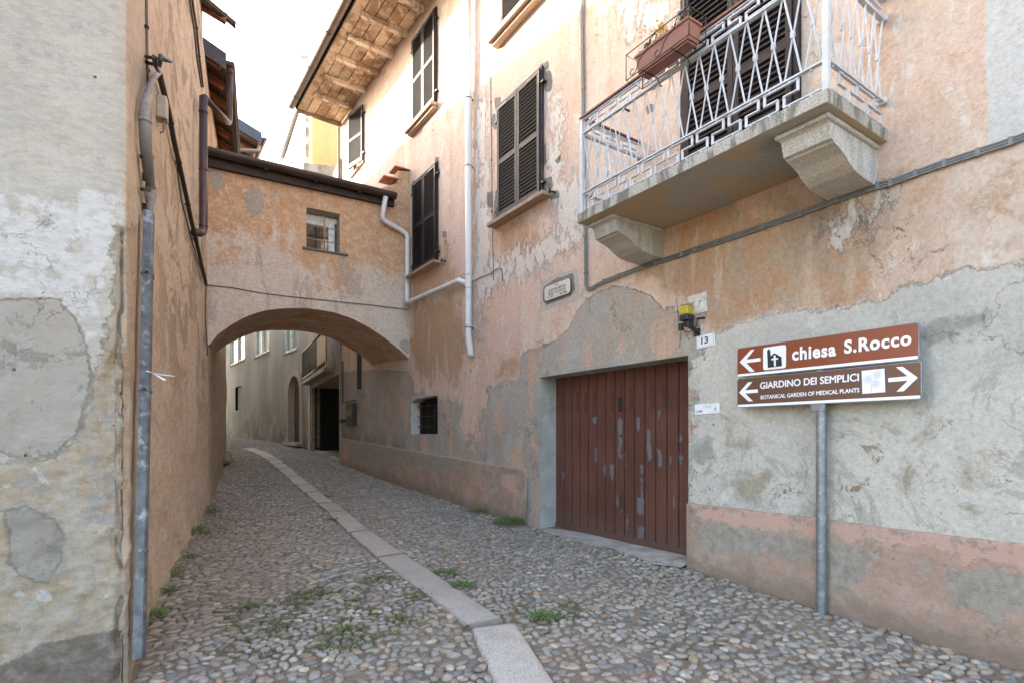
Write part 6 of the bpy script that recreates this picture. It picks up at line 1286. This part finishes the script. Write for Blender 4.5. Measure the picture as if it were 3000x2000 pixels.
wB = (pos - B.p[0]) @ B.n[0]; sB = (pos - B.p[0]) @ B.d[0]; keep &= ~((sR > UE) & (wB < -.9) & (pos[:, 1] < 21.3)) & ~((sR > UE) & (wB < .06) & (sB > ug1)) 
keep &= sdf(pathp, pos) < -.005
C_, LN, WD, AN, pos, gz0 = C_[keep], LN[keep], WD[keep], AN[keep], pos[keep], gz0[keep]
print('pebbles', len(pos))
def dome(ns, rings):
    vs, hs = [(0, 0, 1)], [1.0]
    for r in rings:
        z = math.sqrt(max(0, 1 - r ** 2.4)) if r <= 1 else -.35
        for k in range(ns): a = 2 * math.pi * (k + .5 * (len(vs) // ns % 2)) / ns; vs.append((r * math.cos(a), r * math.sin(a), z)); hs.append(max(0, z))
    fs = [(0, 1 + k, 1 + (k + 1) % ns) for k in range(ns)]
    for j in range(len(rings) - 1):
        fs += [(1 + j * ns + k, 1 + (j + 1) * ns + k, 1 + (j + 1) * ns + (k + 1) % ns, 1 + j * ns + (k + 1) % ns) for k in range(ns)]
    return np.array(vs), np.array(hs), fs
PAL = np.array([(.33, .325, .31), (.25, .26, .265), (.16, .18, .195), (.38, .36, .32), (.30, .26, .21), (.22, .20, .18), (.45, .43, .39), (.36, .28, .19), (.12, .13, .135), (.34, .22, .15), (.28, .29, .275)])
PW = np.array([.17, .16, .09, .14, .11, .11, .08, .04, .035, .015, .10]); PW /= PW.sum()
def pebble_mesh(sel, ns, rings):
    T, H, FS = dome(ns, rings); N = len(sel); nvt = len(T)
    th = np.arctan2(ppv[1], ppv[0]) + AN[sel]; c, s = np.cos(th), np.sin(th)
    ph = RNG.uniform(0, 6.28, (N, 2)); ang = np.arctan2(T[:, 1], T[:, 0])
    wob = 1 + .09 * np.sin(2 * ang[None] + ph[:, :1]) + .07 * np.sin(3 * ang[None] + ph[:, 1:]); wob[:, 0] = 1
    x = T[None, :, 0] * LN[sel, None] * wob; y = T[None, :, 1] * WD[sel, None] * wob; hh = RNG.uniform(.013, .026, N)
    tx, ty = RNG.normal(0, .10, N), RNG.normal(0, .14, N)
    z = T[None, :, 2] * hh[:, None] + x * tx[:, None] + y * ty[:, None]
    V = np.stack([pos[sel, 0, None] + x * c[:, None] - y * s[:, None], pos[sel, 1, None] + x * s[:, None] + y * c[:, None], gz0[sel, None] - .020 + z + RNG.normal(0, .003, N)[:, None]], 2).reshape(-1, 3)
    Y_ = pos[sel, 1]; xp = pos[sel, 0]
    k = RNG.choice(len(PAL), N, p=PW); col = PAL[k] * np.array([.97, .92, .85]) * RNG.uniform(.78, 1.18, (N, 1)) + RNG.normal(0, .003, (N, 3)) + RNG.normal(0, .012, (N, 1))
    # left half of the street is browner, worn; the foreground and right are washed grey
    st = np.clip(1.0 - np.abs(C_[sel, 0] + 1.0) / 2.4 + 0, 0, 1) * np.clip((C_[sel, 1] - 4.6) / 1.0, 0, 1) * np.clip((13.5 - C_[sel, 1]) / 3, 0, 1)
    st = np.clip(np.clip((1.2 - C_[sel, 0]) / .8, 0, 1) * np.clip((C_[sel, 1] - 4.4), 0, 1) * np.clip((13 - C_[sel, 1]) / 3, 0, 1) * .8, 0, .8)[:, None]
    col = col * (1 - st) + st * (col.mean(1, keepdims=True) * np.array([.92, .74, .56])); col = np.clip(col, .05, .6)
    return V, FS, nvt, N, np.repeat(col, nvt, 0), np.tile(H, N)
def big_mesh(name, parts, mat):
    Vs, lt, ls, cols, Hs = [], [], [], [], []; off = 0
    for V, FS, nvt, N, col, H in parts:
        idx = [];
        tri = np.array([f for f in FS if len(f) == 3]); qd = np.array([f for f in FS if len(f) == 4])
        base_ = (np.arange(N) * nvt + off)[:, None, None]
        t_ = (tri[None] + base_).reshape(-1, 3); q2 = (qd[None] + base_).reshape(-1, 4)
        lt.append(t_.ravel()); ls.append(np.full(len(t_), 3)); lt.append(q2.ravel()); ls.append(np.full(len(q2), 4)); Vs.append(V); cols.append(col); Hs.append(H); off += len(V)
    V = np.concatenate(Vs); loops = np.concatenate(lt); cnt = np.concatenate(ls); starts = np.concatenate([[0], np.cumsum(cnt)[:-1]])
    me = bpy.data.meshes.new(name); me.vertices.add(len(V)); me.vertices.foreach_set('co', V.ravel().astype(np.float32)); me.loops.add(len(loops)); me.loops.foreach_set('vertex_index', loops.astype(np.int32))
    me.polygons.add(len(cnt)); me.polygons.foreach_set('loop_start', starts.astype(np.int32)); me.polygons.foreach_set('loop_total', cnt.astype(np.int32)); me.polygons.foreach_set('use_smooth', np.ones(len(cnt), bool))
    c_ = np.concatenate(cols); at = me.attributes.new('tint', 'FLOAT_COLOR', 'POINT'); at.data.foreach_set('color', np.concatenate([c_, np.ones((len(c_), 1))], 1).ravel().astype(np.float32))
    at = me.attributes.new('rise', 'FLOAT', 'POINT'); at.data.foreach_set('value', np.concatenate(Hs).astype(np.float32)); me.update(calc_edges=True); me.validate(); me.materials.append(mat)
    o = bpy.data.objects.new(name, me); COL.objects.link(o); return o
nearS = np.where(pos[:, 1] < 7.5)[0]; farS = np.where(pos[:, 1] >= 7.5)[0]
struct(big_mesh('cobblestones', [pebble_mesh(nearS, 14, [.3, .6, .82, .95, 1.0, 1.01]), pebble_mesh(farS, 8, [.5, .86, 1.0, 1.01])], M['stone']))

c = gpx(2456, 1867); m = MB(); m.add([c + Vector((-.03, 0, .015)), c + Vector((0, -.014, .022)), c + Vector((.032, .004, .03)), c + Vector((.0, .016, .018))], [(0, 1, 2), (0, 2, 3)]); tag(obj('dead_leaf', m, simple('dead leaf', (.16, .05, .03), .7), None, loc=tuple(c)), 'single red brown dead leaf lying on the cobbles below the signpost', 'leaf')
ap = [gpx(x, y) for x, y in ((922,1320),(999,1318),(1003,1330),(999,1352),(975,1342))]; m = MB(); m.add([(p.x, p.y, p.z + .012) for p in ap] + [(p.x, p.y, p.z - .2) for p in ap], [(0, 1, 2, 3, 4)] + [(i, (i + 1) % 5, 5 + (i + 1) % 5, 5 + i) for i in range(5)]); struct(obj('pavement', m, M['conc'], None))
# ------------------------------------------------------------ weeds
def on_wall_foot(x, y): return gpx(x, y)
wl = [((1492,1536), .20, .11, 520, 'dense green weed clump at the foot of the plinth beside the garage opening'), ((1405,1500), .16, .06, 220, 'low sprawling weed under the plinth, left of the dense clump'), ((1088,1388), .07, .05, 60, 'small weed at the far end of the pink plinth'),
      ((443,1808), .045, .07, 70, 'small fresh weed at the left wall foot, nearest the steel duct'), ((480,1735), .045, .06, 60, 'second little weed from the steel duct along the left wall foot'), ((507,1685), .05, .09, 80, 'upright weed in the middle of the left wall foot'),
      ((548,1632), .06, .035, 60, 'flat pale weed along the left wall foot'), ((577,1562), .08, .12, 150, 'tall leafy weed on the left wall foot below the blocked slit'), ((614,1503), .09, .13, 170, 'furthest bushy weed at the left wall foot'),
      ((1310,1678), .11, .035, 120, 'weed tuft on the right edge of the stone path'), ((1352,1718), .10, .04, 120, 'darker weed tuft on the right edge of the stone path, nearer the garage'), ((1590,1810), .10, .035, 130, 'spreading weed between pebbles right of the stone path'),
      ((975,1522), .08, .03, 60, 'weed tuft in the left joint of the stone path beyond its middle'), ((966,1455), .08, .03, 60, 'far weed tuft against the right side of the stone path')]
for (px_, r_, h_, n_, lab) in wl:
    c = gpx(*px_); m = MB(); rw_ = random.Random(int(px_[0]))
    if px_[0] < 640: c = c + Vector((.05, .0, 0))
    leaf_cluster((c.x, c.y, c.z - .005), int(n_ * 2), r_ * (1.5 if px_[0] < 640 else 1.1), h_ * 1.25, .014, .034, rw_, m)
    for k in range(10): a2_ = rw_.uniform(0, 6.28); m.tube([c, c + Vector((math.cos(a2_) * r_ * .6, math.sin(a2_) * r_ * .6, h_ * .8))], .0014, 4)
    tag(obj('weed', m, M['leaf'], None, loc=tuple(c)), lab, 'weed', 'weeds growing along the street')
m = MB(); rw_ = random.Random(11); poly1 = [(p.x, p.y) for p in mossp]; poly2 = [(p.x, p.y) for p in moss2]
xs = [p[0] for p in poly1]; ys = [p[1] for p in poly1]; cnt = 0
def moss_at(x, y, n, s=1.0):
    g_ = float(ground(x, y)); leaf_cluster((x, y, g_ - .008), n, .034 * s, .034 * s, .010, .024, rw_, m, .3)
for k in range(5200):
    x, y = rw_.uniform(min(xs), max(xs)), rw_.uniform(min(ys), max(ys))
    if mnoise.noise(Vector((x * 2.3, y * 2.3, 4))) + .5 * mnoise.noise(Vector((x * 7, y * 7, 2))) > .04 and sdf(poly1, [(x, y)])[0] > 0: moss_at(x, y, 4, .75)
xs = [p[0] for p in poly2]; ys = [p[1] for p in poly2]
for k in range(420):
    x, y = rw_.uniform(min(xs), max(xs)), rw_.uniform(min(ys), max(ys))
    if mnoise.noise(Vector((x * 3, y * 3, 4))) > .05 and sdf(poly2, [(x, y)])[0] > 0: moss_at(x, y, 4, .8)
for i in range(3, 11):
    for side in (0, 1):
        a_, b_ = sl[i][side], sl[i + 1][side] if i + 1 < len(sl) else sl[i][side]
        for k in range(12):
            if rw_.random() < .55: p = a_.lerp(b_, rw_.random()); moss_at(p.x + (.02 if side else -.02), p.y, 6, .7)
for k in range(110):
    u = rw_.uniform(up0, 13.5); p = R.P(u, 0, .075)
    if mnoise.noise(Vector((u * 2, 0, 0))) > .1: moss_at(p.x, p.y, 5, .8)
struct(obj('moss', m, M['moss'], None), 'stuff')
